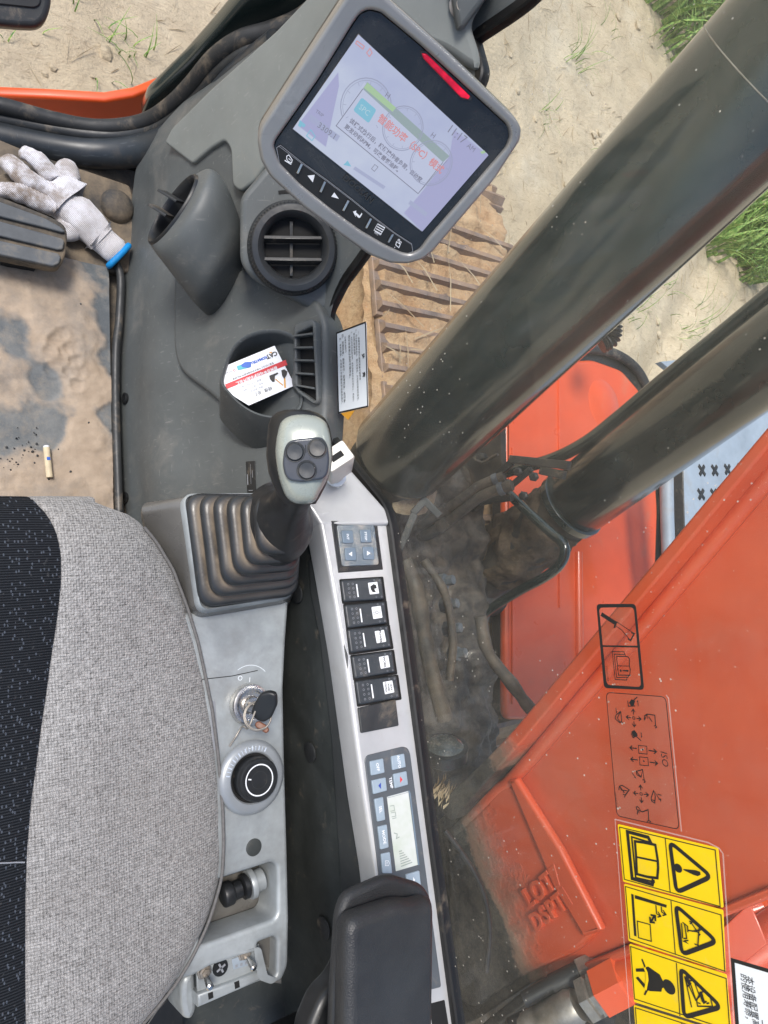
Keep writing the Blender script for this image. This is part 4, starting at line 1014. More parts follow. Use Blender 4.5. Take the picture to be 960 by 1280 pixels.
# yellow warning decals
Zy = lambda s: S(s, 720, 1000, 4)
def tri(P_, s, wd=.0034): P_.line(Zy(s), wd, True, .006)
panels = [('208,120 710,240 737,540 235,408', 'topmost yellow warning panel with open manual and exclamation triangle'),
          ('240,418 735,550 748,862 262,705', 'yellow warning panel with overhead power line and clearance pictograms'),
          ('266,718 752,872 778,1165 290,1010', 'yellow warning panel with seat belt figure and tipping machine triangle'),
          ('288,1024 780,1180 800,1500 312,1330', 'lowest yellow warning panel cut off by the picture edge')]
inner = ['219,135 697,250 722,532 243,396', '248,432 726,574 746,856 270,692', '274,732 752,892 770,1150 294,994', '298,1038 770,1192 790,1480 316,1310']
divs = ['447,190 472,460', '476,503 498,772', '503,814 521,1080', '530,1112 550,1400']
dd_ = []
for (s_, lb), i_, v_s in zip(panels, inner, divs):
    d_ = plate('warning_panel', Zy(s_), IP, .0006, m_yellow, rw, .0001, .0015, label=lb); P_ = Print(IP); P_.line(Zy(i_), .0008, True).line(Zy(v_s), .0008); dd_.append((d_, P_))
P_ = dd_[0][1]
P_.line(Zy('378,218 362,186 258,158 282,392 382,422 388,396'), .0030).line(Zy('372,212 280,184 287,260 300,388 396,410'), .0016).line(Zy('296,206 340,212 398,224 410,300 412,340 408,390 360,384 306,370 302,280'), .0022, True).line(Zy('302,284 408,306'), .0016)
tri(P_, '470,208 678,382 504,462'); P_.disc(Zy('512,340')[0], .0036); P_.poly(Zy('538,344 600,350 622,358 625,372 610,380 590,374 540,350'))
P_ = dd_[1][1]
P_.line(Zy('283,470 298,680'), .0024).poly(Zy('295,474 455,524 453,538 296,492')).line(Zy('308,605 372,622 378,706 314,688'), .0009, True)
P_.line(Zy('401,525 404,568'), .001).arrow(Zy('404,568')[0], Zy('426,580')[0], .001, .003).line(Zy('428,532 430,560'), .001).arrow(Zy('430,560')[0], Zy('452,572')[0], .001, .003)
P_.arrow(Zy('386,594')[0], Zy('374,610')[0], .0016, .0035).arrow(Zy('384,592')[0], Zy('398,578')[0], .0016, .0035)
tri(P_, '500,524 706,706 532,772'); 
for s_ in ('530,615 536,690', '545,620 548,640 556,690 540,692', '535,610 560,630 562,660', '560,650 610,658 575,608', '568,604 582,610 572,618', '600,650 622,670 614,680', '618,640 612,725', '595,718 616,726', '545,700 560,715 540,705 565,700', '580,655 628,648'): P_.line(Zy(s_), .0010)
P_ = dd_[2][1]
P_.poly(Zy('346,838 362,832 420,872 436,905 446,914 446,936 432,940 428,958 372,955 350,948 362,900')).disc(Zy('466,934')[0], .0058).poly(Zy('300,842 345,840 346,858 302,858')).poly(Zy('300,888 312,882 350,925 344,942')).poly(Zy('328,796 334,793 350,832 343,836')).poly(Zy('340,972 352,944 362,950 348,976'))
tri(P_, '524,838 728,1034 542,1086')
for s_ in ('545,880 580,1036', '560,905 590,900 620,980 600,1000 565,925', '572,908 598,990', '605,1000 610,1030 685,1032 672,980 650,955 625,960 605,1000', '625,985 640,1015 655,1005', '545,885 560,930 575,915 550,900', '612,1012 625,1018', '655,1018 668,1012'): P_.line(Zy(s_), .0010)
P_.line(Zy('625,960 640,1010'), .003).disc(Zy('560,884')[0], .0016); P_.poly(Zy('545,880 575,900 572,930 560,915'))
for d_, P_ in dd_: P_.build('pictograms', m_black, d_)
P_ = Print(IP, .0009); P_.line(Zy('345,836 356,860 360,895 350,946'), .0022).build('seat_belt', m_yellow, dd_[2][0])
# clear film border round the yellow panels
x = NT('clear_film_edge'); t_ = x.n('ShaderNodeBsdfTransparent'); mm = x.n('ShaderNodeMixShader'); mm.inputs[0].default_value = .35; x.set('Base Color', (.8, .7, .65)); x.l(t_.outputs[0], mm.inputs[1]); x.l(x.b.outputs[0], mm.inputs[2]); x.l(mm.outputs[0], x.t.nodes['Material Output'].inputs[0])
P_ = Print(IP); P_.line(Zy('196,96 660,212 716,240 736,268 800,1260 806,1500'), .0012).line(Zy('196,96 300,1500'), .0008).line(Zi('590,62 612,92 726,1275'), .0010).build('clear_film', x.m, rw)
# white sticker bottom right
d3 = decal('warranty_sticker', S('916,1200 1010,1228 1010,1420 930,1400'), m_decalw, 'white sticker with black border and text in the bottom right corner', .002)
P_ = Print(IP); P_.line(S('916,1200 1010,1228 1012,1420 930,1400'), .0030, True)
P_.text((937, 1220), '本设备配置高端机油压', .0062, 'LEFT', d=(946, 1290)); P_.text((929, 1217), '的使用寿命，请止发动', .0062, 'LEFT', d=(938, 1290)); P_.text((952, 1274), '一', .0062, 'LEFT', d=(958, 1330))
P_.build('sticker_text', m_black, d3)
# ================================================================== MONITOR
MP = quadplane([(448, 43), (610, 193), (527, 289), (366, 161)], .66)
Zm = lambda s: S(s, 300, 0, 2.667)
mon = thing('monitor', 'tilted dashboard monitor with silver bezel, lit display and a row of six keys', 'monitor', MP.at((485, 165)))
outer = Zm('58,470 66,430 200,222 345,0 385,-58 432,-62 500,2 700,182 920,395 940,430 935,470 850,600 640,845 610,868 560,882 500,880 430,852 330,782 210,692 100,592 68,535')
inn = Zm('112,490 120,468 260,268 380,75 402,45 432,33 470,42 600,150 892,418 902,455 890,492 740,668 625,800 600,835 570,850 540,845 480,817 400,770 300,697 200,617 130,545')
pb = MP.off(.004)
plate('bezel', outer, pb, .02, m_gun, mon, .0035, .004, holes=[inn], res=4)
plate('shell', outer, MP.off(-.014), .035, m_dkplast, mon, .010, .006)
plate('face', inn, MP.off(-.0005), .012, m_face, mon, .0008)
Pc_ = Print(MP, .0002)
scr_px = [(448, 43), (610, 193), (527, 289), (366, 161)]
Pc_.line(scr_px, .0012, True); Pc_.build('screen_rim', m_dkplast, mon)
x = NT('lit_display'); c = x.mix(x.ramp(x.noise(9, 4), .4, .62), (.50, .55, .76), (.62, .68, .84)); c = x.mix(x.ramp(x.noise(30, 6, .7), .56, .75, 0, .25), c, (.8, .85, .92))
x.set('Base Color', (.02, .02, .03)); x.set('Emission Color', c); x.set('Emission Strength', .40); x.set('Roughness', .12); m_scr = x.m
scr = plate('display', scr_px, MP.off(.0003), .001, m_scr, mon, .0001)
Zd = lambda s: S(s, 360, 40, 3.6923)
ND = MP.off(.0005)
def em(n, c_, e=.6):
    x_ = NT(n); x_.set('Base Color', (.02, .02, .02)); x_.set('Emission Color', c_); x_.set('Emission Strength', e * .60); return x_.m
P_ = Print(ND, .00033)
for c_, r_ in (('360,345', .0225), ('530,445', .0185), ('660,605', .0200)):
    P_.ring(Zd(c_)[0], r_, .0008).ring(Zd(c_)[0], r_ * .92, .0004)
    cc_ = ND.uv(Zd(c_)[0])
    for k in range(11):
        a_ = R(20 + k * 32); dr = Vector((math.cos(a_), math.sin(a_))); P_.line2([cc_ + dr * r_ * .78, cc_ + dr * r_ * .9], .0004)
P_.build('gauge_dials', em('display_grey', (.36, .39, .54), .7), scr)
P_ = Print(ND, .0004)
P_.poly(Zd('352,230 745,572 600,745 222,432')); P_.build('dialog_box', em('display_pale', (.56, .61, .80), .70), scr)
P_ = Print(ND, .00055); P_.line(Zd('345,262 222,432 600,745 715,600'), .0007); P_.line(Zd('735,590 600,745'), .0004)
tx = lambda a, b_, s, size, **k: P_.text(Zd(a)[0], s, size, 'LEFT', d=Zd(b_)[0], **k)
tx('285,405', '620,690', '该模式执行后，根据操作者负荷，自动变', .0048, bold=.00012); tx('262,432', '520,648', '更发动机RPM，可改善燃油耗。', .0048, bold=.00012)
tx('738,440', '800,490', '11:17', .0105, sx=.9); tx('828,520', '862,548', 'AM', .0062); tx('128,362', '172,395', 'TRIP', .0040); tx('138,425', '245,505', '3309.1', .0072)
tx('450,285', '480,310', 'H', .0062); tx('660,470', '690,494', 'H', .0062)
P_.line(Zd('385,630 400,610 415,622 398,642'), .0005, True)
P_.build('display_text', em('display_ink', (.27, .28, .38), .6), scr)
P_ = Print(ND, .00055); P_.poly(Zd('345,262 366,230 745,572 715,600')); P_.build('dialog_header', em('display_dark_green', (.33, .42, .44), .7), scr)
P_ = Print(ND, .0008); P_.poly(Zd('350,256 366,232 498,348 482,368')); P_.build('progress_bar', em('display_green', (.42, .62, .38), .7), scr)
P_ = Print(ND, .0008); P_.poly(Zd('885,552 905,545 912,556 895,562')); P_.build('network_icon', bpy.data.materials['display_green'], scr)
P_ = Print(ND, .0008); P_.poly(Zd('340,300 408,358 372,420 300,360'), rad=.002).build('mode_icon', em('display_teal', (.22, .52, .68), .75), scr)
P_ = Print(ND, .0008); P_.poly(Zd('55,405 82,428 72,440 62,432 58,440 46,430')); P_.line(Zd('85,478 105,450 125,480 110,500'), .0008, True); P_.poly(Zd('255,612 275,592 292,620')); P_.build('blue_icon', em('display_cyan', (.22, .52, .68), .75), scr)
P_ = Print(ND, .0011); P_.text(Zd('352,360')[0], 'SPC', .0065, d=Zd('385,388')[0]); P_.build('icon_text', em('display_light', (.5, .7, .8), .7), scr)
P_ = Print(ND, .0008); tx('418,392', '685,620', '智能功率（SPC）模式', .0082, bold=.00015, sx=.98); P_.build('red_text', em('display_red', (.72, .30, .32), .7), scr); P_ = Print(ND, .0008)
P_.line(Zd('318,40 352,65 345,78 312,52'), .0007, True).build('battery_icon', em('display_pink', (.72, .30, .32), .7), scr)
P_ = Print(ND, .0008); P_.line(Zd('362,95 378,75 388,95 375,112'), .0007, True); P_.build('engine_icon', bpy.data.materials['display_pink'], scr)
P_ = Print(ND, .0003); P_.poly(Zd('105,378 240,480 225,505 92,405')).poly(Zd('565,775 645,835 635,852 555,792')).poly(Zd('310,620 450,712 440,725 300,632')); P_.build('status_bars', em('display_lilac', (.42, .46, .66), .7), scr)
P_ = Print(ND, .0003); P_.poly(Zd('232,185 235,250 175,530 45,430 60,410')).build('display_shade', em('display_lavender', (.42, .43, .68), .7), scr)
P_ = Print(ND, .0003); P_.poly(Zd('765,450 925,568 620,920 535,835 620,735 745,572')); P_.build('display_shade', em('display_violet', (.42, .43, .68), .7), scr)
# red lamp bar
plate('lamp_recess', Zm('600,168 622,170 775,325 770,336 740,332 605,190'), MP.off(.0004), .002, m_dkplast, mon, .0004, .001)
x = NT('red_lamp'); x.set('Base Color', (.35, .005, .02)); x.set('Roughness', .2)
x.set('Emission Color', x.mix(x.ramp(x.noise(60, 2), .45, .7), (.22, .0, .015), (.95, .01, .05))); x.set('Emission Strength', .5)
plate('red_lamp', Zm('606,178 622,180 768,322 762,332 738,326 612,196'), MP.off(.0016), .003, x.m, mon, .0012, .001)
# keys
keyl = Zm('122,492 135,484 200,536 290,600 375,665 445,722 515,775 572,812 576,838 556,846 520,836 470,812 400,770 300,697 200,617 132,545')
plate('key_strip', keyl, MP.off(.0006), .002, m_black, mon, .0006, .001)
P_ = Print(MP.off(.0008)); P_.line(Zm('128,486 200,540 290,604 375,669 445,726 515,778 572,815'), .0004)
P_.line(keyl, .0005, True); P_.build('key_outline', m_gprint, mon)
for s_ in ('207,545 191,578', '284,605 268,640', '362,668 344,702', '437,728 420,760', '510,780 494,808'):
    q = [MP.off(.0022).at(p) for p in Zm(s_)]; MB().add(bar_vf(q[0], q[1], .0022, .0016, MP.n, .0005)).build('key_divider', m_chrome, mon)
Zk = lambda s: S(s, 340, 180, 5.333)
def keysym(fn): P_ = Print(MP.off(.0009)); fn(P_); P_.build('key_symbol', m_white, mon)
keysym(lambda P_: P_.poly(Zk('236,210 285,205 272,255'))); keysym(lambda P_: P_.poly(Zk('395,350 415,322 446,365')))
keysym(lambda P_: P_.poly(Zk('540,450 562,442 560,455 585,478 596,458 602,466 585,492 575,490 556,470 558,486')))
keysym(lambda P_: P_.line(Zk('98,80 112,72 135,105 130,125 108,115 98,100'), .0007, True).line(Zk('85,108 128,135'), .0010).line(Zk('110,95 125,108'), .0007))
def _menu(P_):
    for i in range(4): P_.line(Zk('%d,%d %d,%d' % (708 - i * 7, 535 + i * 14, 750 - i * 7, 558 + i * 14)), .0009)
    P_.line(Zk('705,530 752,556 722,605 680,575'), .0005, True).text(Zk('697,595')[0], 'ESC', .0028, d=Zk('712,606')[0])
keysym(_menu)
keysym(lambda P_: P_.ring(Zk('845,640')[0], .0009, .0006).ring(Zk('855,655')[0], .0009, .0006).line(Zk('830,650 855,668 845,690 825,672'), .0007, True).line(Zk('820,685 815,692'), .0005))
P_ = Print(MP.off(.0002)); P_.text(Zm('395,632')[0], 'DOOSAN', .0085, d=Zm('440,672')[0], bold=.0002); P_.build('raised_lettering', m_dkplast, mon)
# mount block behind, with a screw
mk = thing('monitor_mount', 'grey green mounting block with a screw behind the upper right edge of the monitor', 'mount', D((560, 30), .78))
mpl = facing((545, 30), .76, (-.1, -.1, .2))
plate('mount_body', S('440,-40 640,-60 606,2 588,30 600,66 603,92 585,84 560,66 500,40 440,0'), mpl, .07, m_plate, mk, .008, .01)
plate('mount_wing', S('560,-30 630,-40 606,2 580,36 572,38 568,20'), mpl.off(.012), .02, m_trim, mk, .006, .006)
q = mpl.off(.002).at((577, 6)); lathe('screw', q, mpl.n, [(.013, 0), (.013, .002), (.009, .003), (.0085, .007), (.006, .010), (.003, .009)], m_steel, mk, 24)

# ================================================================== RIGHT CONSOLE
CZ = .47
CPl = ZP(CZ)
con = thing('right_console', 'worn silver side console with throttle dial, pocket and toggle switches beside the seat', 'console', (.3, -.2, .2))
pocket = S('250,1106 279,1098 340,1078 346,1082 347,1088 347,1142 342,1150 264,1178 250,1182')
open2 = S('322,1179 343,1171 347,1176 346,1218 341,1224 327,1219')
plate('console_top', S('140,770 240,766 362,744 358,800 355,860 357,960 360,1060 362,1150 361,1208 353,1226 344,1229 330,1224 322,1190 300,1196 262,1209 240,1222 140,1240'), CPl, .05, m_worn, con, .005, [.004, .004, .01] + [.004] * 5 + [.02, .02, .01, .004, .002, .004, .004, .004, .004], holes=[pocket, open2], res=4)
plate('console_side', S('140,770 240,766 361,746 357,800 354,860 356,960 359,1060 361,1150 360,1200 140,1240'), CPl.off(-.049), .4, m_gap, con, .004, holes=[pocket])
plate('pocket_floor', S('235,1090 350,1070 352,1165 235,1195'), CPl.off(-.052), .006, m_bronze, con, .001)
plate('opening_liner', S('316,1170 352,1165 352,1230 316,1225'), CPl.off(-.018), .003, m_bronze, con, .001)
P_ = Print(CPl); P_.line(S('236,851 290,845 322,838'), .0009); P_.line(S('236,850 250,848.5'), .002); P_.build('seam', m_hole, con)
plate('slot_cover', S('262,877 269,876 273,930 270,938 266,938'), CPl.off(.0008), .003, m_gprint, con, .0005, .001)
q = CPl.at((317, 1059)); lathe('blanking_plug', q, (0, 0, 1), [(.0095, 0), (.0095, .0012), (.008, .0018), (.001, .0018)], m_gap, con, 28)
# sockets in the pocket
q = ZP(CZ - .030).at((296, 1112)); ax = Vector((1, .10, .05)).normalized()
lathe('power_socket', q + ax * .014, ax, [(.016, 0), (.017, .002), (.017, .006), (.0125, .007), (.0125, .018), (.010, .02)], m_worn, con, 24)
lathe('socket_cap', q - ax * .018, ax, [(.008, -.002), (.0125, 0), (.0135, .002), (.0135, .010), (.0125, .012), (.0105, .013), (.0105, .022)], m_blackp, con, 24)
lathe('socket_collar', q + ax * .006, ax, [(.0115, 0), (.014, .001), (.014, .006), (.0115, .008)], m_blackp, con, 24)
# toggle switch panel
TPl = CPl.off(-.012)
plate('toggle_panel', S('246,1213 300,1193 324,1180 330,1224 300,1236 248,1258'), TPl, .004, m_worn, con, .0008)
plate('panel_lip', S('247,1243 290,1228 328,1213 330,1222 322,1228 248,1260'), TPl.off(.006), .02, m_worn, con, .003)
plate('label_plate', S('290,1199 310,1192 313,1206 292,1212'), TPl.off(.0012), .001, m_stepmet, con, .0002)
P_ = Print(TPl.off(.0014)); P_.line(S('294,1208 297,1207'), .003).line(S('300,1206 303,1205'), .003).line(S('306,1204 309,1203'), .003); P_.build('label_print', m_gprint, con)
for s_ in ('260,1242 266,1239.5 267,1247 261,1250', '293,1228.5 299,1226 300,1234 294,1236.5'): plate('square_hole', S(s_), TPl.off(.0064), .002, m_hole, con, .0002)
for (bx_, tx_) in (((304, 1190), (316, 1208)), ((254, 1213), (261, 1232))):
    q = TPl.at(bx_); e = D(tx_, .79)
    d = (e - q).normalized()
    d = Vector((.22, -.42, .9)).normalized(); L = .03
    e = ZP(CZ + .012).at((tx_[0] + 2, tx_[1] + 3)); d = (e - q); L = d.length; d.normalize()
    t_ = props(lathe('toggle_switch', q, (0, 0, 1), [(.0085, 0), (.0085, .003), (.007, .0035), (.007, .0065), (.0045, .007), (.0045, .009)], m_steel, con, 6, smooth=20))
    lathe('toggle_lever', q + d * .006, d, [(.0024, 0), (.0028, .004), (.0040, L - .009), (.0040, L - .007), (.0024, L - .0055)], m_chrome, t_, 14)
q = TPl.at((275, 1209)); sc = lathe('screw', q, (0, 0, 1), [(.009, 0), (.009, .001), (.0085, .0022), (.001, .0026)], m_blackp, con, 24)
for a_ in (.4, 1.97): MB().add(box_vf(q + Vector((0, 0, .0027)), .011, .0022, .0006, (math.cos(a_), math.sin(a_), 0), (-math.sin(a_), math.cos(a_), 0), .0001)).build('screw_cross', m_gprint, sc)
plate('bracket_leg', S('228,1222 244,1212 247,1262 240,1276 230,1274 226,1250'), CPl.off(-.02), .05, m_worn, con, .006, .01)
# ---- pod under the joystick
Zw = lambda z, s: [ZP(z).at(p) for p in S(s)]
def ring3(z, s, r, n=6):
    pl = ZP(z); q = rnd([pl.uv(p) for p in S(s)], r, n); return [pl.w(p.x, p.y) for p in q]
pod = [ring3(.30, '172,632 380,622 360,770 215,785', .02), ring3(.455, '172,628 380,621 364,757 238,778', .016), ring3(.488, '223,620 378,617 366,748 245,769', .015), ring3(.496, '227,617 377,616 367,746 248,766', .014), ring3(.498, '230,619 375,618 366,744 251,763', .012), ring3(.490, '234,623 372,622 364,739 253,757', .010), ring3(.488, '280,650 350,650 350,700 290,710', .005)]
mob('joystick_pod', *loft_vf(pod[:3], False), m_bronze, con, 50)
mob('pod_rim', *loft_vf(pod[2:], True), m_worn, con, 50)
# ---- throttle dial
dq = CPl.at((313, 971))
m_gring = M('blue_grey_ring', (.30, .32, .335), .35, .3, var=.1, vs=20, dust=.1, dusts=20)
dial = thing('throttle_dial', 'round throttle dial with black knob and silver graduated ring on the silver console', 'dial', dq)
lathe('graduated_ring', dq, (0, 0, 1), [(.0405, 0), (.0415, .002), (.0405, .005), (.036, .008), (.029, .0085), (.0275, .007), (.0275, .002)], m_gring, dial, 64)
lathe('ring_well', dq, (0, 0, 1), [(.0285, .0), (.0285, .003), (.001, .003)], m_hole, dial, 40)
lathe('knob', dq, (0, 0, 1), [(.024, .003), (.0245, .016), (.0242, .0205), (.0225, .0225), (.0205, .0226), (.0203, .0218), (.0160, .0216), (.001, .0216)], m_blackp, dial, 56)
kp2 = Plane(dq + Vector((0, 0, .0217)), (0, 0, 1), (1, 0, 0))
P_ = Print(kp2); n = 40
P_.line2([(math.cos(6.2832 * i / n) * .0168, math.sin(6.2832 * i / n) * .0168) for i in range(n)], .0014, True); P_.line2([(-.0135, .0035), (-.0100, .0025)], .0013); P_.build('white_ring', m_white, dial)
P_ = Print(kp2); P_.line2([(math.cos(6.2832 * i / n) * .0095, math.sin(6.2832 * i / n) * .0095) for i in range(n)], .0005, True); P_.build('centre_ring', m_dkplast, dial)
P_ = Print(Plane(dq + Vector((0, 0, .0084)), (0, 0, 1), (1, 0, 0)), .0002)
for k in range(15):
    a_ = R(60 + k * 7.5); P_.line2([(math.cos(a_) * .0305, math.sin(a_) * .0305), (math.cos(a_) * .0355, math.sin(a_) * .0355)], .0009 if k % 2 else .0016)
P_.build('graduations', flat('graduation_grey', (.48, .54, .62)), dial)
# ---- ignition switch, key and key ring
iq = CPl.at((309, 880))
ign = thing('ignition_switch', 'round chrome ignition switch on the silver console with a black headed key in it', 'ignition switch', iq)
lathe('switch_barrel', iq, (0, 0, 1), [(.0225, 0), (.0235, .003), (.0235, .010), (.0225, .012), (.0185, .0135), (.0165, .013), (.0160, .010), (.0105, .0095), (.010, .014), (.0085, .016), (.001, .016)], m_chrome, ign, 48)
P_ = Print(CPl); P_.text((300, 848), 'O', .008, d=(306, 848)).text((312, 850), 'I', .008, d=(318, 850)).ring((312, 862), .028, .0006, 40, 120); P_.build('position_marks', m_decalw, ign)
key = thing('ignition_key', 'black headed key standing in the chrome ignition switch with a ring and brown tag', 'key', iq + Vector((0, 0, .016)))
kb = iq + Vector((0, 0, .014))
MB().add(box_vf(kb + Vector((0, 0, .008)), .009, .0022, .018, (.8, -.6, 0), (.6, .8, 0), .0004)).build('key_blade', m_steel, key)
kpl = Plane(ZP(CZ + .045).at((326, 884)), (-.75, -.35, .75), (0, 1, .2))
kpts = [kpl.xy(ZP(CZ + .042).at(p)) for p in S('324,868 336,862 346,864 348,880 342,896 332,904 322,900 316,890 318,876')]
kpts = [kpl.uv(p) for p in S('326,866 337,863 346,866 347,880 340,896 330,902 320,898 314,889 319,877')]
v_, f_ = plate_vf([kpts], kpl, .008, .0028, .004, .004, 3); mob('key_head', v_, f_, m_blackp, key, 50)
kr = kpl.off(.004).at((322, 895)); rn = Plane(kr, CAM - kr + Vector((.2, .1, .3)), (1, 0, 0))
ring = [rn.w(math.cos(6.2832 * i / 36) * .0155, math.sin(6.2832 * i / 36) * .0155) for i in range(36)]
tube('key_ring', ring, .0011, m_steel, key, 8, True, 0)
tube('split_ring_coil', [rn.w(math.cos(6.2832 * i / 36) * .0147, math.sin(6.2832 * i / 36) * .0147, .0018) for i in range(30)], .0009, m_steel, key, 8, False, 0)
x_ = M('brown_leather', (.16, .06, .03), .5, var=.3, vs=60); q = rn.w(.004, -.016, .001)
plate('brown_tag', S('319,903 324,901 334,907 337,913 333,917 326,913 319,909'), Plane(kpl.off(.004).at((328, 909)), CAM - kr, (1, 0, 0)), .004, x_, key, .0015, .002)
tube('wire_loop', [CPl.off(.001).at((287, 933)), CPl.off(.006).at((294, 922)), CPl.off(.012).at((303, 908)), rn.w(-.012, -.010), rn.w(.002, .012)], .0011, m_steel, key, 8)

# ---- dark side panel and silver switch panel
SP = Plane((.46, .09, .536), (-.06, .095, 1), (1, 0, 0))
gapP = three(SP.at((414, 722)) + Vector((.006, 0, -.008)), SP.at((471, 1090)) + Vector((.006, 0, -.008)), SP.at((440, 900)) + Vector((.012, 0, -.3)))
m_gapp = M('smooth_dark_panel', (.043, .046, .046), .38, var=.2, vs=12, dust=.06, dusts=40, grain=.1)
sidep = thing('console_side_panel', 'dark dusty vertical side panel between the silver console and the silver switch panel', 'side panel', gapP.at((390, 950)))
gl_ = [(-.6, .62), (.092, .62), (.092, .2), (-.6, .2)]
plate('panel_sheet', S('340,612 396,640 415,722 432,820 457,1000 472,1090 498,1300 340,1300 330,900'), gapP, .006, m_gap, sidep, .001)
plate('raised_sheet', S('386,700 412,705 415,722 432,820 457,1000 472,1090 498,1300 436,1300 425,1090 414,920 400,800 388,740'), gapP.off(.003), .004, m_gapp, sidep, .0012)
for p, r_ in (((388, 940), .0125), ((372, 742), .012), ((405, 1160), .014), ):
    q = gapP.off(.0035).at(p); lathe('blanking_plug', q, gapP.n, [(r_, 0), (r_, .0015), (r_ * .85, .002), (.001, .002)], m_dkplast, sidep, 28)
plate('rear_panel', S('130,1222 352,1205 440,1280 440,1440 120,1440'), ZP(.30), .02, m_gap, sidep, .002)
b = MB(); b.add(box_vf((.36, -.45, .06), .10, .9, .12, bevel=.01)); b.build('panel_foot', m_gap, sidep)
spn = thing('switch_panel', 'long silver switch panel with rocker switches and climate control along the window sill', 'switch panel', SP.at((470, 850)))
clim = S('456,950 459,944 504,933 510,935 513,942 552,1234 500,1247 487,1200')
plate('panel_body', S('400,652 487,640 491,660 518,862 543,1062 576,1300 496,1300 470,1090 455,1000 430,820 413,722 407,690'), SP, .04, m_silver, spn, .005, .004, holes=[], res=4)
plate('panel_joint', S('402,640 486,634 489,662 406,664'), SP.off(-.0025), .02, m_silver, spn, .001)
plate('panel_cap', S('388,634 374,628 398,600 412,572 433,580 486,640 489,655 402,657'), Plane(SP.at((440, 648)) + Vector((0, 0, .001)), (-.12, .34, 1), (1, 0, 0)), .05, m_silver, spn, .004, .006, res=4)
plate('wiper_pad', S('414,651 471,650 479,712 423,716'), SP.off(.0006), .003, m_blackp, spn, .0006, .001)
x = NT('cloudy_cover'); x.set('Base Color', x.mix(x.ramp(x.noise(40, 6, .7), .45, .7), (.10, .13, .155), (.30, .28, .24))); x.set('Roughness', .3); x.set('Coat Weight', .4); m_cov = x.m
pad = plate('key_cover', S('421,656 468,656 474,706 428,708'), SP.off(.0024), .003, m_cov, spn, .0008, .004, label='cloudy clear cover over four keys')
m_key = M('grey_blue_key', (.15, .20, .25), .4, var=.1, vs=60, dust=.1, dusts=60)
for i, (p, s_) in enumerate((((434.5, 671), 'INT'), ((457, 670), 'STOP'), ((438, 692.5), None), ((460.5, 691.5), None))):
    pl = SP.off(.0042); o = plate('wiper_key', [(p[0] - 7, p[1] - 8), (p[0] + 6.5, p[1] - 8), (p[0] + 8, p[1] + 8), (p[0] - 5.5, p[1] + 8)], pl, .003, m_key, spn, .0008, .002)
    P_ = Print(pl)
    if s_: P_.text(p, s_, .0045, d=(p[0] + .5, p[1] + 10), bold=.0001)
    else: P_.poly([(p[0] - 2, p[1] - (2 if i == 2 else -1)), (p[0] + 2.5, p[1] - (2 if i == 3 else -1)), (p[0] + .3, p[1] + (3 if i == 2 else -2.5))] if 0 else ([(p[0] - 2.5, p[1]), (p[0] + 2, p[1] - 3), (p[0] + 2, p[1] + 3)] if i == 2 else [(p[0] + 2.5, p[1]), (p[0] - 2, p[1] - 3), (p[0] - 2, p[1] + 3)]))
    P_.build('key_print', m_white, o)
Zr = lambda s: S(s, 400, 620, 4.2667)
m_rock = M('dusty_switch_plastic', (.035, .04, .045), .38, var=.2, vs=40, dust=.25, dusts=50, dustcol=(.2, .18, .15), grain=.1)
rk = [('112,450 330,435 345,550 128,565', 'horn'), ('132,582 348,562 362,678 150,705', 'lamp'), ('148,712 365,690 384,805 165,838', 'POWER'), ('170,855 388,825 404,940 188,975', 'WORK'), ('190,988 410,958 427,1075 208,1115', 'QUICK')]
labs = ['rocker switch with digging bucket symbol', 'rocker switch with work lamp symbol', 'rocker switch with white POWER field', 'rocker switch with white WORK field', 'rocker switch with three line white field']
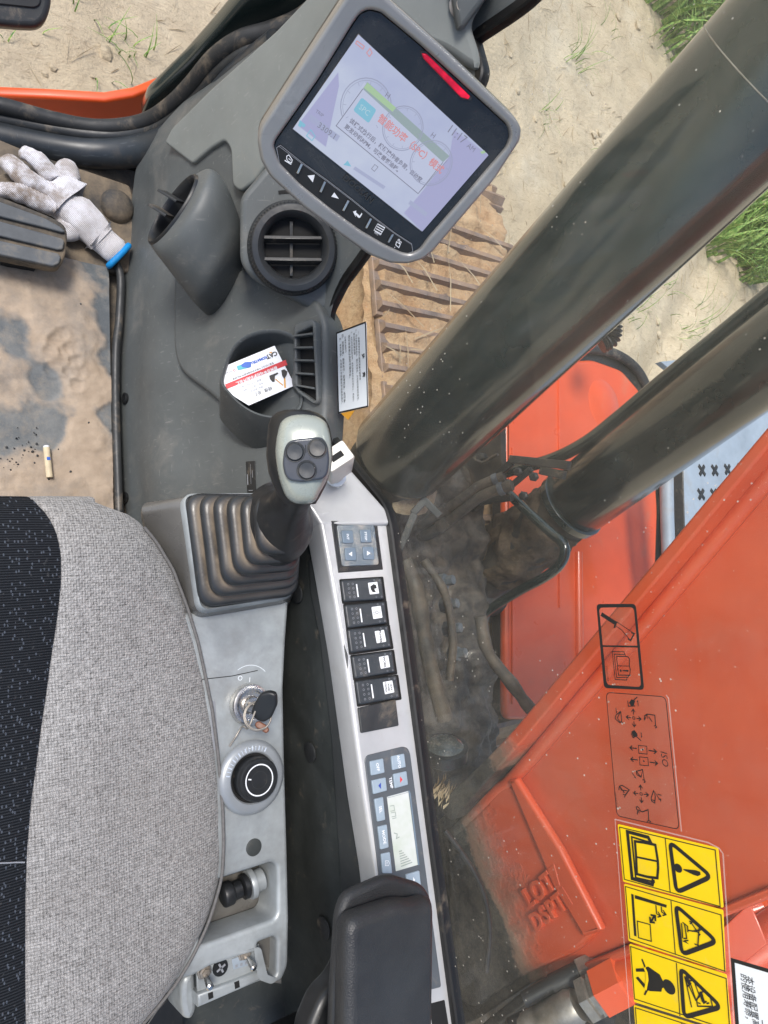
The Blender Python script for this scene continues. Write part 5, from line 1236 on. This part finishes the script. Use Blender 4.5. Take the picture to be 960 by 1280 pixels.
for (s_, ic), lb in zip(rk, labs):
    q = Zr(s_); big = [(q[0][0] - 2, q[0][1] - 1.5), (q[1][0] + 2, q[1][1] - 1.5), (q[2][0] + 2.5, q[2][1] + 2.5), (q[3][0] - 2, q[3][1] + 2.5)]
    plate('switch_bezel', big, SP.off(.0008), .003, m_hole, spn, .0006, .002)
    pl = Plane(SP.off(.006).at(((q[0][0] + q[2][0]) / 2, (q[0][1] + q[2][1]) / 2)), SP.n + Vector((-.10, 0, 0)), SP.u)
    o = plate('rocker_switch', q, pl, .014, m_rock, spn, .0022, .003, label=lb, res=3)
    P_ = Print(pl.off(.0002))
    A_, B_, C_, D__ = [Vector(a) for a in q]
    at_ = lambda u_, v_: A_ * (1 - u_) * (1 - v_) + B_ * u_ * (1 - v_) + C_ * u_ * v_ + D__ * (1 - u_) * v_
    P_.line([at_(.36, .22), at_(.36, .82)], .0017); P_.poly([at_(.64, .20), at_(.87, .18), at_(.88, .72), at_(.65, .74)], rad=.001); P_.build('white_marks', m_white, o)
    P_ = Print(pl.off(.0002))
    for a_ in (.16, .27):
        for b_ in (.2, .4, .6, .8): P_.ring(at_(a_, b_), .0011, .0004)
    for b_ in (.12, .88): P_.ring(at_(.93, b_), .0009, .0003).ring(at_(.80, b_ if b_ > .5 else .1), .0009, .0003)
    P_.build('raised_dots', m_gprint, o)
    P_ = Print(pl.off(.0007)); c_ = at_(.76, .46)
    if ic == 'horn': P_.poly([(c_.x - 4, c_.y - 2), (c_.x, c_.y - 5), (c_.x + 3, c_.y - 4), (c_.x + 4, c_.y), (c_.x + 1, c_.y + 1), (c_.x + 3, c_.y + 5), (c_.x - 1, c_.y + 5), (c_.x - 3, c_.y + 2)])
    elif ic == 'lamp':
        P_.ring(c_, .0018, .0006)
        for k in range(8): a_ = k * .785; P_.line([(c_.x + 3 * math.cos(a_), c_.y + 3 * math.sin(a_)), (c_.x + 4.6 * math.cos(a_), c_.y + 4.6 * math.sin(a_))], .0006)
    elif ic == 'QUICK':
        for k, t_ in enumerate(('QUICK', 'POWER', 'CONTROL')): P_.text((c_.x + 3.4 - 3.4 * k, c_.y), t_, .0030, d=(c_.x + 4.2 - 3.4 * k, c_.y + 8), bold=.0001, sx=.8)
    else: P_.text(c_, ic, .0042, d=(c_.x + .8, c_.y + 8), bold=.0001)
    P_.build('symbol', m_black, o)
plate('blank_cover', Zr('205,1130 405,1085 422,1225 222,1265'), SP.off(.003), .006, m_dkplast, spn, .001, .002)
# climate control
cl = plate('climate_control', clim, SP.off(.0012), .004, M('grey_panel', (.085, .095, .105), .4, var=.12, vs=40, dust=.1, dusts=40), spn, .001, .003)
Zl = lambda s: S(s, 450, 930, 7.111)
m_bkey = M('blue_grey_key', (.29, .36, .42), .4, var=.08, vs=60)
kk = [('90,155 208,128 222,255 102,282', 'OFF'), ('280,110 395,84 410,205 292,234', 'AUTO'), ('106,325 230,296 243,415 122,448', 'dn'), ('298,268 416,240 430,362 312,396', 'up'),
      ('130,490 208,470 228,675 158,692', 'SEL'), ('160,735 242,715 258,920 185,940', 'MODE'), ('190,978 268,960 290,1150 205,1150', 'rec'), ('412,1160 530,1125 545,1260 425,1290', 'fan')]
m_tri_r = flat('red_arrow', (.7, .03, .04)); m_tri_b = flat('blue_arrow', (.02, .05, .35))
for s_, t_ in kk:
    q = Zl(s_); pl = SP.off(.0034); o = plate('climate_key', q, pl, .004, m_bkey, spn, .0009, .0015); c_ = (sum(p[0] for p in q) / 4, sum(p[1] for p in q) / 4); P_ = Print(pl)
    if t_ == 'dn': P_.poly([(c_[0] - 1.8, c_[1]), (c_[0] + 1.2, c_[1] - 4), (c_[0] + 1.4, c_[1] + 4)]).build('blue_arrow', m_tri_b, o)
    elif t_ == 'up': P_.poly([(c_[0] + 1.8, c_[1]), (c_[0] - 1.2, c_[1] - 4), (c_[0] - 1, c_[1] + 4)]).build('red_arrow', m_tri_r, o)
    elif t_ == 'rec': P_.line([(c_[0] - 2, c_[1] - 3), (c_[0] + 2, c_[1] - 3), (c_[0] + 3, c_[1]), (c_[0] + 2, c_[1] + 3), (c_[0] - 2, c_[1] + 3)], .0006, True).ring(c_, .0010, .0004).build('key_print', m_white, o)
    elif t_ == 'fan': P_.poly([(c_[0] + 1.6, c_[1]), (c_[0] - 1, c_[1] - 4), (c_[0] - 1, c_[1] + 4)]).build('key_print', m_white, o)
    else: P_.text(c_, t_, .0052, d=(c_[0] + 1.1, c_[1] + 8), bold=.0001).build('key_print', m_white, o)
x = NT('pale_lcd'); x.set('Base Color', x.mix(x.ramp(x.noise(30, 3), .35, .65), (.50, .55, .47), (.60, .62, .60))); x.set('Roughness', .2)
lc = plate('lcd', Zl('240,468 430,415 515,1075 320,1132'), SP.off(.0016), .002, x.m, spn, .0003)
P_ = Print(SP.off(.0018)); P_.line(Zl('240,468 430,415 442,425 250,478'), .0004, True); P_.line(Zl('432,416 442,440 520,1075'), .0022); P_.build('lcd_shadow_rim', m_key, lc)
P_ = Print(SP.off(.0017)); 
P_.line(Zl('265,552 300,545 306,590 270,598'), .0007).line(Zl('275,612 312,604 318,640 280,648'), .0007).line(Zl('285,665 322,655'), .0007).line(Zl('300,790 330,800 322,840 350,825'), .0009)
for k in range(7): P_.line(Zl('%g,%g %g,%g' % (345 + k * 3, 955 + k * 22, 372 + k * 15, 948 + k * 17)), .0010)
P_.build('lcd_digits', flat('lcd_ink', (.25, .3, .27)), lc)
P_ = Print(SP.off(.0014)); P_.text(Zl('273,345')[0], 'TEMP', .0052, d=Zl('282,400')[0], bold=.0001); P_.build('panel_print', m_white, spn)
plate('blank_recess', S('537,1255 556,1250 564,1300 543,1300'), SP.off(.0008), .003, m_hole, spn, .0006, .001)
# ---- USB charger
uq = SP.at((420, 596))
usb = thing('usb_charger', 'white USB charger plugged in beside the joystick head at the front of the switch panel', 'usb charger', uq)
ut = D((421, 570), .80); ud = (ut - uq).normalized()
x_ = M('white_plastic', (.62, .60, .53), .35, var=.06, vs=30, dust=.1, dusts=40)
upl = Plane(uq, ud, (.9, .4, 0))
def sq(c_, hx, hy, r_): return [c_ + upl.u * p.x + upl.v * p.y for p in rnd([(-hx, -hy), (hx, -hy), (hx, hy), (-hx, hy)], r_, 4)]
L = (ut - uq).length
mob('charger_body', *loft_vf([sq(uq + ud * h_, a_, b_, r_) for h_, a_, b_, r_ in ((-.004, .0085, .0085, .008), (.012, .009, .009, .0085), (.024, .0115, .011, .006), (.03, .0155, .0125, .004), (L - .002, .0165, .0125, .003), (L, .0155, .0115, .003))]), x_, usb, 40)
lathe('charger_collar', uq - ud * .004, ud, [(.011, 0), (.0125, .002), (.0125, .007), (.0105, .008)], m_decalw, usb, 24)
tp = Plane(ut, ud, upl.u); P_ = Print(tp); P_.poly2([[(-.0075, -.004), (.0075, -.004), (.0075, .003), (-.0075, .003)]]).build('usb_port', m_hole, usb)

# ================================================================== JOYSTICK
joy = thing('joystick', 'black joystick with pale grey three button head standing in a pleated rubber boot', 'joystick', ZP(.49).at((305, 690)))
R5 = []; GR = []
lv_ = 6
def rect(k, z, grow=0):
    l, r_, t_, b_ = 233 + 16.5 * k, 372 + .6 * k, 620 + .6 * k, 760 - 13.2 * k
    pl = ZP(z); pts = [pl.uv(p) for p in ((l - 3 * (1 - k / 6), t_), (r_, t_ + 1), (r_ - 3, b_ - 16 + k * 2.6), (l + 16 - k * 2.2, b_))]
    c_ = sum(pts, Vector((0, 0))) / 4; pts = [c_ + (p - c_).normalized() * ((p - c_).length + grow) for p in pts]
    return [pl.w(p.x, p.y) for p in rnd(pts, .020, 7)]
for k in range(lv_):
    z = .492 + .0165 * k
    for f_, g_ in ((0, -.011), (.05, -.006), (.12, -.001), (.30, .0035), (.55, .005), (.78, .003), (.92, -.002), (.97, -.007)):
        GR += [(1 if g_ < -.005 else (.3 if g_ < -.0005 else 0))] * 32; R5.append(rect(k + .55 * f_, z + .0165 * f_ * (1.0) - (.005 if g_ < -.008 else 0), g_))
bo_ = mob('pleated_boot', *loft_vf(R5), m_boot, joy, 60); ga = bo_.data.attributes.new('groove', 'FLOAT', 'POINT'); ga.data.foreach_set('value', GR)
ja = ZP(.585).at((343, 662)); jb = D((381, 540), .655); jd = (jb - ja).normalized()
col = [ring_ for ring_ in ()]
face = facing((379, 572), .64, (0, 0, 0))
side_ = face.u
def ell(c_, ax, a_, b_, n=36):
    s1 = (side_ - ax * side_.dot(ax)).normalized(); s2 = ax.cross(s1); return [c_ + s1 * math.cos(6.2832 * i / n) * a_ + s2 * math.sin(6.2832 * i / n) * b_ for i in range(n)]
up_ = (Vector((0, 0, 1)) * .75 + (CAM - ja).normalized() + Vector((0, -.12, 0))).normalized()
nk_ = [(D((346, 658), .79), .0385, .044, 0), (D((347, 655), .782), .040, .0455, 0), (D((348, 653), .776), .039, .0445, .0), (D((351, 650), .765), .033, .0385, .1), (D((355, 644), .75), .026, .029, .3), (D((361, 632), .735), .0205, .021, .6), (D((367, 620), .715), .0185, .021, 1), (D((372, 605), .695), .020, .022, 1), (D((374, 590), .68), .023, .023, 1)]
jr = [ell(c_, up_.lerp(jd, t_).normalized(), a_, b_) for c_, a_, b_, t_ in nk_]
mob('grip_skirt', *loft_vf(jr), m_blackp, joy, 60)
# head: black shell with pale front
hd_px = [(513, 372, 16), (516, 373, 26), (522, 374, 33), (532, 375, 37.5), (548, 376, 40), (570, 376, 41), (590, 376, 38.5), (606, 376, 33), (620, 376, 26), (630, 377, 19)]
hr = []
for y_, x_c, hw in hd_px:
    dpt = .665 - .0 * (y_ - 570) ; k_ = dpt / F; c_ = face.off(-.022).at((x_c - 1.5, y_)); t_ = abs((y_ - 568) / 62)
    hr.append(ell(c_, face.v, hw * k_ * 1.0, .021 * math.sqrt(max(.05, 1 - t_ ** 2.4)) + .002))
mob('head_shell', *loft_vf(hr), m_blackp, joy, 60)
m_knob = M('pale_grey_gloss', (.33, .36, .32), .28, .1, var=.06, vs=30, dust=.06, dusts=50, coat=.6)
fo = S('351,526 362,519 378,517 396,520 408,528 413,545 415,568 413,590 406,604 399,616 394,627 384,630 368,629 358,622 352,608 347,590 344,566 346,544')
# domed front: shrinking outlines
ctr = Vector((379, 572)); rg = []
for s_, h_ in ((1.0, -.014), (1.01, -.006), (.985, .0), (.93, .0035), (.82, .0065), (.66, .0085), (.4, .0095), (.05, .01)):
    rg.append([face.off(h_ - .006 * ((ctr.y + (p[1] - ctr.y) * s_ - 572) / 60) ** 2).at((ctr.x + (p[0] - ctr.x) * s_, ctr.y + (p[1] - ctr.y) * s_)) for p in [(q.x, q.y) for q in rnd(fo, 8, 3)]])
mob('head_front', *loft_vf(rg), m_knob, joy, 70)
bp = face.off(.0120)
pan = plate('button_panel', S('359,553 368,549 398,546 405,548 410,558 412,575 410,592 404,599 378,603 362,601 356,594 353,580 355,562'), bp, .010, M('blue_black_panel', (.045, .052, .065), .3, var=.1, vs=40, coat=.2), joy, .002, .003, res=3)
for p in ((368.5, 565), (396.5, 560.5), (383.5, 588)):
    q = bp.at(p); lathe('push_button', q, bp.n, [(.0090, 0), (.0086, .0010), (.0077, .0008), (.0075, .0030), (.0066, .0040), (.004, .0038), (.001, .0035)], m_rock, joy, 28)
P_ = Print(bp); P_.line([(382, 556), (382.5, 566)], .0006); P_.build('panel_mark', m_hole, joy)

# ================================================================== SEAT
SZ = .455
se = thing('operator_seat', 'operator seat cushion with black flecked centre and grey woven side bolsters', 'seat', (-.03, -.25, 0))
ZS = ZP(SZ)
edge = [ZS.at(p) for p in S('118,630 150,639 168,648 192,675 215,713 232,757 246,803 256,850 263,885 269,930 273,970 276,1010 277,1050 275,1085 269,1112 258,1145 240,1184 222,1214 204,1238 182,1263 158,1288 130,1312 100,1335')]
cx0 = -.03
ctr_px = [ZP(.505).at(p) for p in S('55,622 66,640 74,662 78,690 77,730 73,770 67,810 60,862 50,930 40,1000 34,1060 32,1120 32,1200 33,1340')]
def interp(pts, y, key):
    P = sorted(pts, key=lambda p: p.y)
    if y <= P[0].y: return P[0].x
    for a, b_ in zip(P, P[1:]):
        if a.y <= y <= b_.y: t_ = (y - a.y) / max(1e-6, b_.y - a.y); return a.x + (b_.x - a.x) * t_
    return P[-1].x
ymax, ymin = .112, min(p.y for p in edge)
def seat_z(t_, y):                            # t: 0 centre .. 1 edge
    fr_ = max(0, (y - (ymax - .10)) / .10); bk = max(0, ((ymin + .05) - y) / .05)
    return SZ + .055 * (max(0, 1 - abs(t_) ** 3.2)) ** .55 * math.sqrt(max(0, 1 - fr_ ** 2.4)) - .006 * (1 - t_ * t_) + .0035 * noise.noise(Vector((t_ * 2, y * 9, 2))) + .0012 * noise.noise(Vector((t_ * 7, y * 26, 5)))
NY = 70
ysn = [ymax - (ymax - ymin) * ((j / NY) ** 1.0) for j in range(NY + 1)]
ysn = [ymax - .0, ymax - .001, ymax - .003] + ysn[1:]
def strip(sgn, kind):
    rows_ = []
    for y in ysn:
        xe = interp(edge, y, 0) - cx0; xc = min(interp(ctr_px, y, 0) - cx0, xe * .97)
        if kind == 'c': xsx = [(-xc + 2 * xc * i / 24) for i in range(25)]
        else: xsx = [sgn * (xc + (xe - xc) * (1 - (1 - i / 28) ** 1.8)) for i in range(29)]
        row = []
        for i, xx in enumerate(xsx):
            t_ = min(1, abs(xx) / xe); z = seat_z(t_, y)
            if kind == 'c': z -= .002 * (abs(xx) / xc) ** 12
            else: z -= .004 * max(0, 1 - (abs(xx) - xc) / .006) - .003 * math.exp(-((abs(xx) - xc - .05) / .04) ** 2)
            row.append(Vector((cx0 + xx, y, z)))
        if kind != 'c':                       # side wall tucks under
            for dz, ins in ((.012, .002), (.03, .004), (.06, .014), (.10, .03)): row.append(Vector((cx0 + sgn * (xe - ins), y - .0, SZ - dz)))
        rows_.append(row)
    fr = [[p + Vector((0, dy, -dz)) for p in rows_[0]] for dy, dz in ((-.02, .10), (.004, .05), (.006, .02), (.003, .006))]
    if kind != 'c':
        for r_ in fr:
            for p in r_: p.z = max(p.z, SZ - .10)
    rows_ = fr + rows_
    n_ = len(rows_[0]); v_ = [p for r_ in rows_ for p in r_]
    f_ = [(j * n_ + i, j * n_ + i + 1, (j + 1) * n_ + i + 1, (j + 1) * n_ + i) for j in range(len(rows_) - 1) for i in range(n_ - 1)]
    return v_, f_
def wave(x_, scale, axis, prof='SIN', dist=0):
    w_ = x_.n('ShaderNodeTexWave'); w_.wave_type = 'BANDS'; w_.bands_direction = axis; w_.inputs['Scale'].default_value = scale; w_.inputs['Distortion'].default_value = dist; w_.inputs['Detail Scale'].default_value = 3; w_.inputs['Detail'].default_value = 2; x_.l(x_.co, w_.inputs[0]); return w_.outputs['Fac']
x = NT('grey_woven_fabric')
wx, wy = wave(x, 118, 'X', dist=.6), wave(x, 118, 'Y', dist=.6)
ch = x.n('ShaderNodeTexChecker'); ch.inputs['Scale'].default_value = 375; x.l(x.co, ch.inputs[0])
wv = x.mix(ch.outputs['Fac'], wx, wy)
fl = x.noise(330, 3, .8); ln = x.noise(110, 3, .75, (1, 4.5, 1)); l2 = x.noise(110, 3, .75, (4.5, 1, 1))
lum = x.math('ADD', x.math('MULTIPLY', wv, .26), x.math('ADD', x.math('MULTIPLY', fl, .55), x.math('ADD', x.math('MULTIPLY', ln, .7), x.math('MULTIPLY', l2, .7))))
c = x.mix(x.ramp(lum, .80, 1.42), (.085, .082, .078), (.50, .485, .465)); c = x.mix(x.ramp(x.noise(5, 5), .45, .75, 0, .35), c, (.20, .18, .16))
x.set('Base Color', c); x.set('Roughness', .95); x.set('Specular IOR Level', .1); x.set('Sheen Weight', .15); x.bump(lum, .9, .0012); m_weave = x.m
x = NT('black_flecked_fabric')
ribs = wave(x, 125, 'Y', dist=.3); vo = x.n('ShaderNodeTexVoronoi'); vo.voronoi_dimensions = '2D'; vo.inputs['Scale'].default_value = 200; mp = x.n('ShaderNodeMapping'); mp.inputs['Scale'].default_value = (1.5, .8, 1); mp.inputs['Rotation'].default_value = (0, 0, .5); x.l(x.co, mp.inputs[0]); x.l(mp.outputs[0], vo.inputs[0])
wn_ = x.n('ShaderNodeTexWhiteNoise'); x.l(vo.outputs['Position'], wn_.inputs[0])
fk = x.math('MULTIPLY', x.math('LESS_THAN', vo.outputs['Distance'], .22), x.math('GREATER_THAN', wn_.outputs[0], .62))
c = x.mix(x.ramp(ribs, .1, .9), (.008, .009, .011), (.028, .031, .036)); c = x.mix(x.math('MULTIPLY', fk, .75), c, (.10, .115, .14)); c = x.mix(x.ramp(x.noise(250, 2), .66, .72, 0, .3), c, (.12, .12, .12))
x.set('Base Color', c); x.set('Roughness', .95); x.set('Specular IOR Level', .1); x.bump(ribs, .7, .0012); m_fleck = x.m
mob('centre_panel', *strip(1, 'c'), m_fleck, se, 80)
bol = []
for s_ in (1, -1): bol.append(mob('side_bolster', *strip(s_, 'b'), m_weave, se, 80))
m_pipe = M('dark_piping', (.13, .125, .12), .9, var=.2, vs=200)
for s_ in (1, -1):
    tube('seam_piping', [Vector((cx0 + s_ * (interp(edge, y, 0) - cx0 - .006), y, SZ + .0185)) for y in ysn[6::2]], .0018, m_pipe, se, 8, n=2)
tube('cross_seam', [ZP(.506).at(p) for p in S('-40,1079 0,1079 20,1078 31,1078')], .0007, m_gprint, se, 6, n=2)
b = MB(); b.add(box_vf((cx0, -.3, .28), .34, .62, .16, bevel=.03)); b.build('seat_base', m_blackp, se)
# under seat bits bottom left of the bracket
plate('seat_side_plate', S('150,1330 196,1262 226,1232 232,1300 200,1400'), ZP(.36), .02, m_blackp, se, .002)

# ================================================================== ARMREST
AZ = .70
am = thing('armrest', 'black leather grained armrest in front of the climate control at the bottom', 'armrest', (.33, -.5, .45))
x = NT('black_grained_leather'); vo = x.n('ShaderNodeTexVoronoi'); vo.inputs['Scale'].default_value = 700; x.l(x.co, vo.inputs[0])
x.set('Base Color', x.mix(x.ramp(x.noise(12, 4), .35, .65), (.016, .017, .019), (.028, .030, .032))); x.set('Roughness', x.ramp(x.noise(16, 5), .35, .65, .42, .6)); x.bump(vo.outputs['Distance'], .35, .0008); m_leather = x.m
ao = ZP(AZ); aq = [ao.uv(p) for p in S('431,1147 470,1134 500,1124 520,1127 541,1119 541,1228 534,1500 424,1500')]
plate('arm_pad', S('434,1149 472,1136 502,1126 522,1128 545,1121 545,1228 539,1500 430,1500'), ao, .026, m_leather, am, .011, [.018, .012, .012, .012, .018, .02, .012, .012], .001, res=6, n=7)
plate('arm_pad_base', S('424,1143 434,1117 488,1093 510,1100 532,1106 544,1130 540,1500 410,1500 418,1240 421,1195'), ZP(AZ - .024), .014, m_leather, am, .0065, .012, 0, res=5, n=7)
plate('arm_bracket', S('440,1186 424,1225 402,1246 384,1290 378,1500 520,1500 520,1186'), ZP(.64), .03, m_blackp, am, .008, .01)
b = MB(); b.add(box_vf((.335, -.70, .50), .06, .40, .14, bevel=.01)); b.build('arm_support', m_blackp, am)
# rod end at the bottom
rdq = D((322, 1300), 1.0); o = thing('lever_knob', 'small worn brass coloured knob peeping in at the bottom edge', 'knob', rdq)
lathe('knob_cap', rdq - Vector((0, 0, .02)), (0.2, .2, 1), [(.008, 0), (.011, .006), (.012, .014), (.009, .02), (.001, .022)], m_steel, o, 20)
lathe('knob_stem', rdq - Vector((0, 0, .08)), (0.2, .2, 1), [(.005, .045), (.005, .062)], m_steel, o, 12)

# ================================================================== PEDAL, LEVER, GLOVE
pd = thing('ribbed_pedal', 'black ribbed rubber foot pedal beside the white glove', 'pedal', ZP(.05).at((40, 290)))
PP = Plane(ZP(.075).at((40, 290)), (-.05, -.12, 1), (1, 0, 0))
Zp = lambda s: S(s, 0, 160, 5.3333)
m_ped = M('dusty_pedal_rubber', (.10, .108, .115), .6, var=.25, vs=20, dust=.35, dusts=24, dustcol=(.30, .25, .18))
plate('pedal_base', Zp('-300,400 0,455 330,585 430,640 452,700 440,850 400,930 350,935 0,860 -300,800'), PP, .025, m_floor, pd, .004, .008)
for s_ in ('-300,430 0,490 300,600 400,655 440,690 420,697 300,665 0,590 -300,530', '-300,560 0,620 415,735 432,752 420,810 385,812 0,720 -300,640', '-300,670 0,750 390,835 408,860 395,905 355,922 0,845 -300,770'):
    plate('tread_rib', Zp(s_), PP.off(.006), .008, m_ped, pd, .0022, .003)
b = MB(); q = PP.at((30, 300)); b.add(box_vf(q - Vector((0, 0, .055)), .05, .05, .07, bevel=.005)); b.build('pedal_stalk', m_blackp, pd)
q = ZP(.015).at((146, 258)); lathe('rubber_stop', q, (.1, -.1, 1), [(.030, 0), (.029, .005), (.025, .012), (.016, .017), (.006, .019), (.001, .019)], m_floor, None, 32)
props(bpy.data.objects['rubber_stop'], 'round domed rubber stop on the dirty floor between the glove cuff and the grey trim', 'rubber stop')
props(tube('gutter_lip', [ZP(.02).at(p) for p in S('146,330 151,350 149,400 145,440 145,520 149,640')], .007, m_dkplast, None, 12), 'dusty black rubber lip in the gutter between the floor mat and the grey trim', 'rubber lip')  # tube stands for the thin rubber lip along the gutter
tl = thing('travel_pedal', 'black rounded travel pedal pad hanging in the top left corner in front of the window', 'pedal', D((20, 5), 1.25))
tp_ = facing((20, 5), 1.25, (0, .1, .2)); Zt = lambda s: S(s, 0, 0, 8)
plate('pad_body', Zt('-700,-400 520,-400 518,-100 510,60 470,180 420,250 350,278 200,275 0,255 -700,230'), tp_, .04, m_dkplast, tl, .010, .012, res=4)
plate('pad_face', Zt('-700,-400 430,-400 420,-60 400,50 345,78 0,42 -700,0'), tp_.off(.003), .006, m_rubber, tl, .0018, .006)
b = MB(); q0, q1 = D((0, -40), 1.28), D((-120, -60), 1.35); b.add(bar_vf(q0, q1, .03, .03, CAM - q0, .004)); b.build('pedal_arm', m_blackp, tl)
# glove: one continuous knitted skin
gl_o = thing('work_glove', 'dirty white knitted work glove with bright blue cuff edge lying by the pedal', 'glove', FP.at((90, 260)))
def chain(bm_v, pts): pass
gp_ = lambda p, z: ZP(z).at(p)
G = []; E_ = []; Rr = []
def addv(p, z, r_, par=None):
    G.append(gp_(p, z)); Rr.append(r_)
    if par is not None: E_.append((par, len(G) - 1))
    return len(G) - 1
w0 = addv((112, 284), .035, (.030, .020)); w1 = addv((122, 294), .033, (.028, .018), w0); w2 = addv((134, 305), .030, (.027, .017), w1); w3 = addv((152, 323), .027, (.030, .019), w2)
pa = addv((96, 264), .038, (.040, .022), w0); pb_ = addv((82, 248), .038, (.038, .021), pa)
def finger(par, pts):
    for p, z, r_ in pts: par = addv(p, z, (r_, r_ * .8), par)
finger(pb_, [((70, 228), .036, .018), ((60, 214), .036, .0175), ((48, 202), .034, .017), ((36, 193), .03, .0155), ((24, 188), .024, .012)])
finger(pb_, [((86, 228), .036, .022), ((84, 213), .034, .022), ((76, 203), .028, .018)])
finger(pb_, [((62, 240), .036, .020), ((48, 233), .040, .0195), ((34, 226), .044, .019), ((22, 216), .040, .0185), ((13, 204), .034, .0175), ((4, 196), .028, .015)])
finger(pa, [((68, 258), .034, .020), ((54, 254), .036, .018), ((40, 246), .042, .0165), ((24, 240), .042, .0165), ((8, 236), .036, .0155), ((-6, 238), .03, .013)])
finger(pa, [((86, 278), .034, .024), ((88, 292), .03, .022), ((93, 302), .024, .016)])
gc = gl_o.location
me = bpy.data.meshes.new('glove_skin'); me.from_pydata([p - gc for p in G], E_, []); go = bpy.data.objects.new('knitted_glove', me); link(go, gl_o)
md = go.modifiers.new('s', 'SKIN')
for i, sv in enumerate(me.skin_vertices[0].data): sv.radius = Rr[i]; sv.use_root = (i == 0)
md.use_smooth_shade = True
go.modifiers.new('d', 'SUBSURF').levels = 2
bpy.context.view_layer.update()
dg = bpy.context.evaluated_depsgraph_get(); me2 = bpy.data.meshes.new_from_object(go.evaluated_get(dg)); go.modifiers.clear(); go.data = me2
for vv in me2.vertices:                      # folds in the cloth, flattened underneath
    q = vv.co + gc; k_ = .003 * noise.fractal(q * 38, .8, 2, 4); vv.co += vv.normal * k_
    if vv.co.z + gc.z < .0145: vv.co.z = .0145 - gc.z + (vv.co.z + gc.z - .0145) * .05
me2.shade_smooth()
x = NT('white_knit'); ln = wave(x, 150, 'DIAGONAL', dist=.5)
gd_ = x.n('ShaderNodeNewGeometry').outputs['Position']; dn_ = x.n('ShaderNodeVectorMath', operation='DISTANCE'); x.l(gd_, dn_.inputs[0]); dn_.inputs[1].default_value = gp_((5, 225), .03)
stain = x.math('MULTIPLY', x.ramp(dn_.outputs['Value'], .06, .17, 1, .12), x.ramp(x.noise(28, 6, .7), .42, .6))
c = x.mix(x.ramp(ln, .2, .8), (.66, .65, .69), (.77, .76, .79)); c = x.mix(x.math('MULTIPLY', stain, .85), c, (.20, .14, .09)); c = x.mix(x.ramp(x.noise(18, 6), .5, .75, 0, .4), c, (.42, .35, .28))
x.set('Base Color', c); x.set('Roughness', .95); x.set('Sheen Weight', .2); x.bump(ln, .8, .0015); me2.materials.clear(); me2.materials.append(x.m)
ce = gp_((148, 319), .028); cd_ = (gp_((148, 319), .028) - gp_((134, 305), .030)).normalized()
s1 = cd_.cross(Vector((0, 0, 1))).normalized(); s2 = s1.cross(cd_)
tube('blue_cuff_edge', [ce + cd_ * .001 + s1 * math.cos(6.2832 * i / 30) * .0275 + s2 * math.sin(6.2832 * i / 30) * .0135 for i in range(30)], .0055, M('blue_binding', (.0, .22, .55), .6, var=.15, vs=120, grain=.3, gs=500), gl_o, 10, True, 0)
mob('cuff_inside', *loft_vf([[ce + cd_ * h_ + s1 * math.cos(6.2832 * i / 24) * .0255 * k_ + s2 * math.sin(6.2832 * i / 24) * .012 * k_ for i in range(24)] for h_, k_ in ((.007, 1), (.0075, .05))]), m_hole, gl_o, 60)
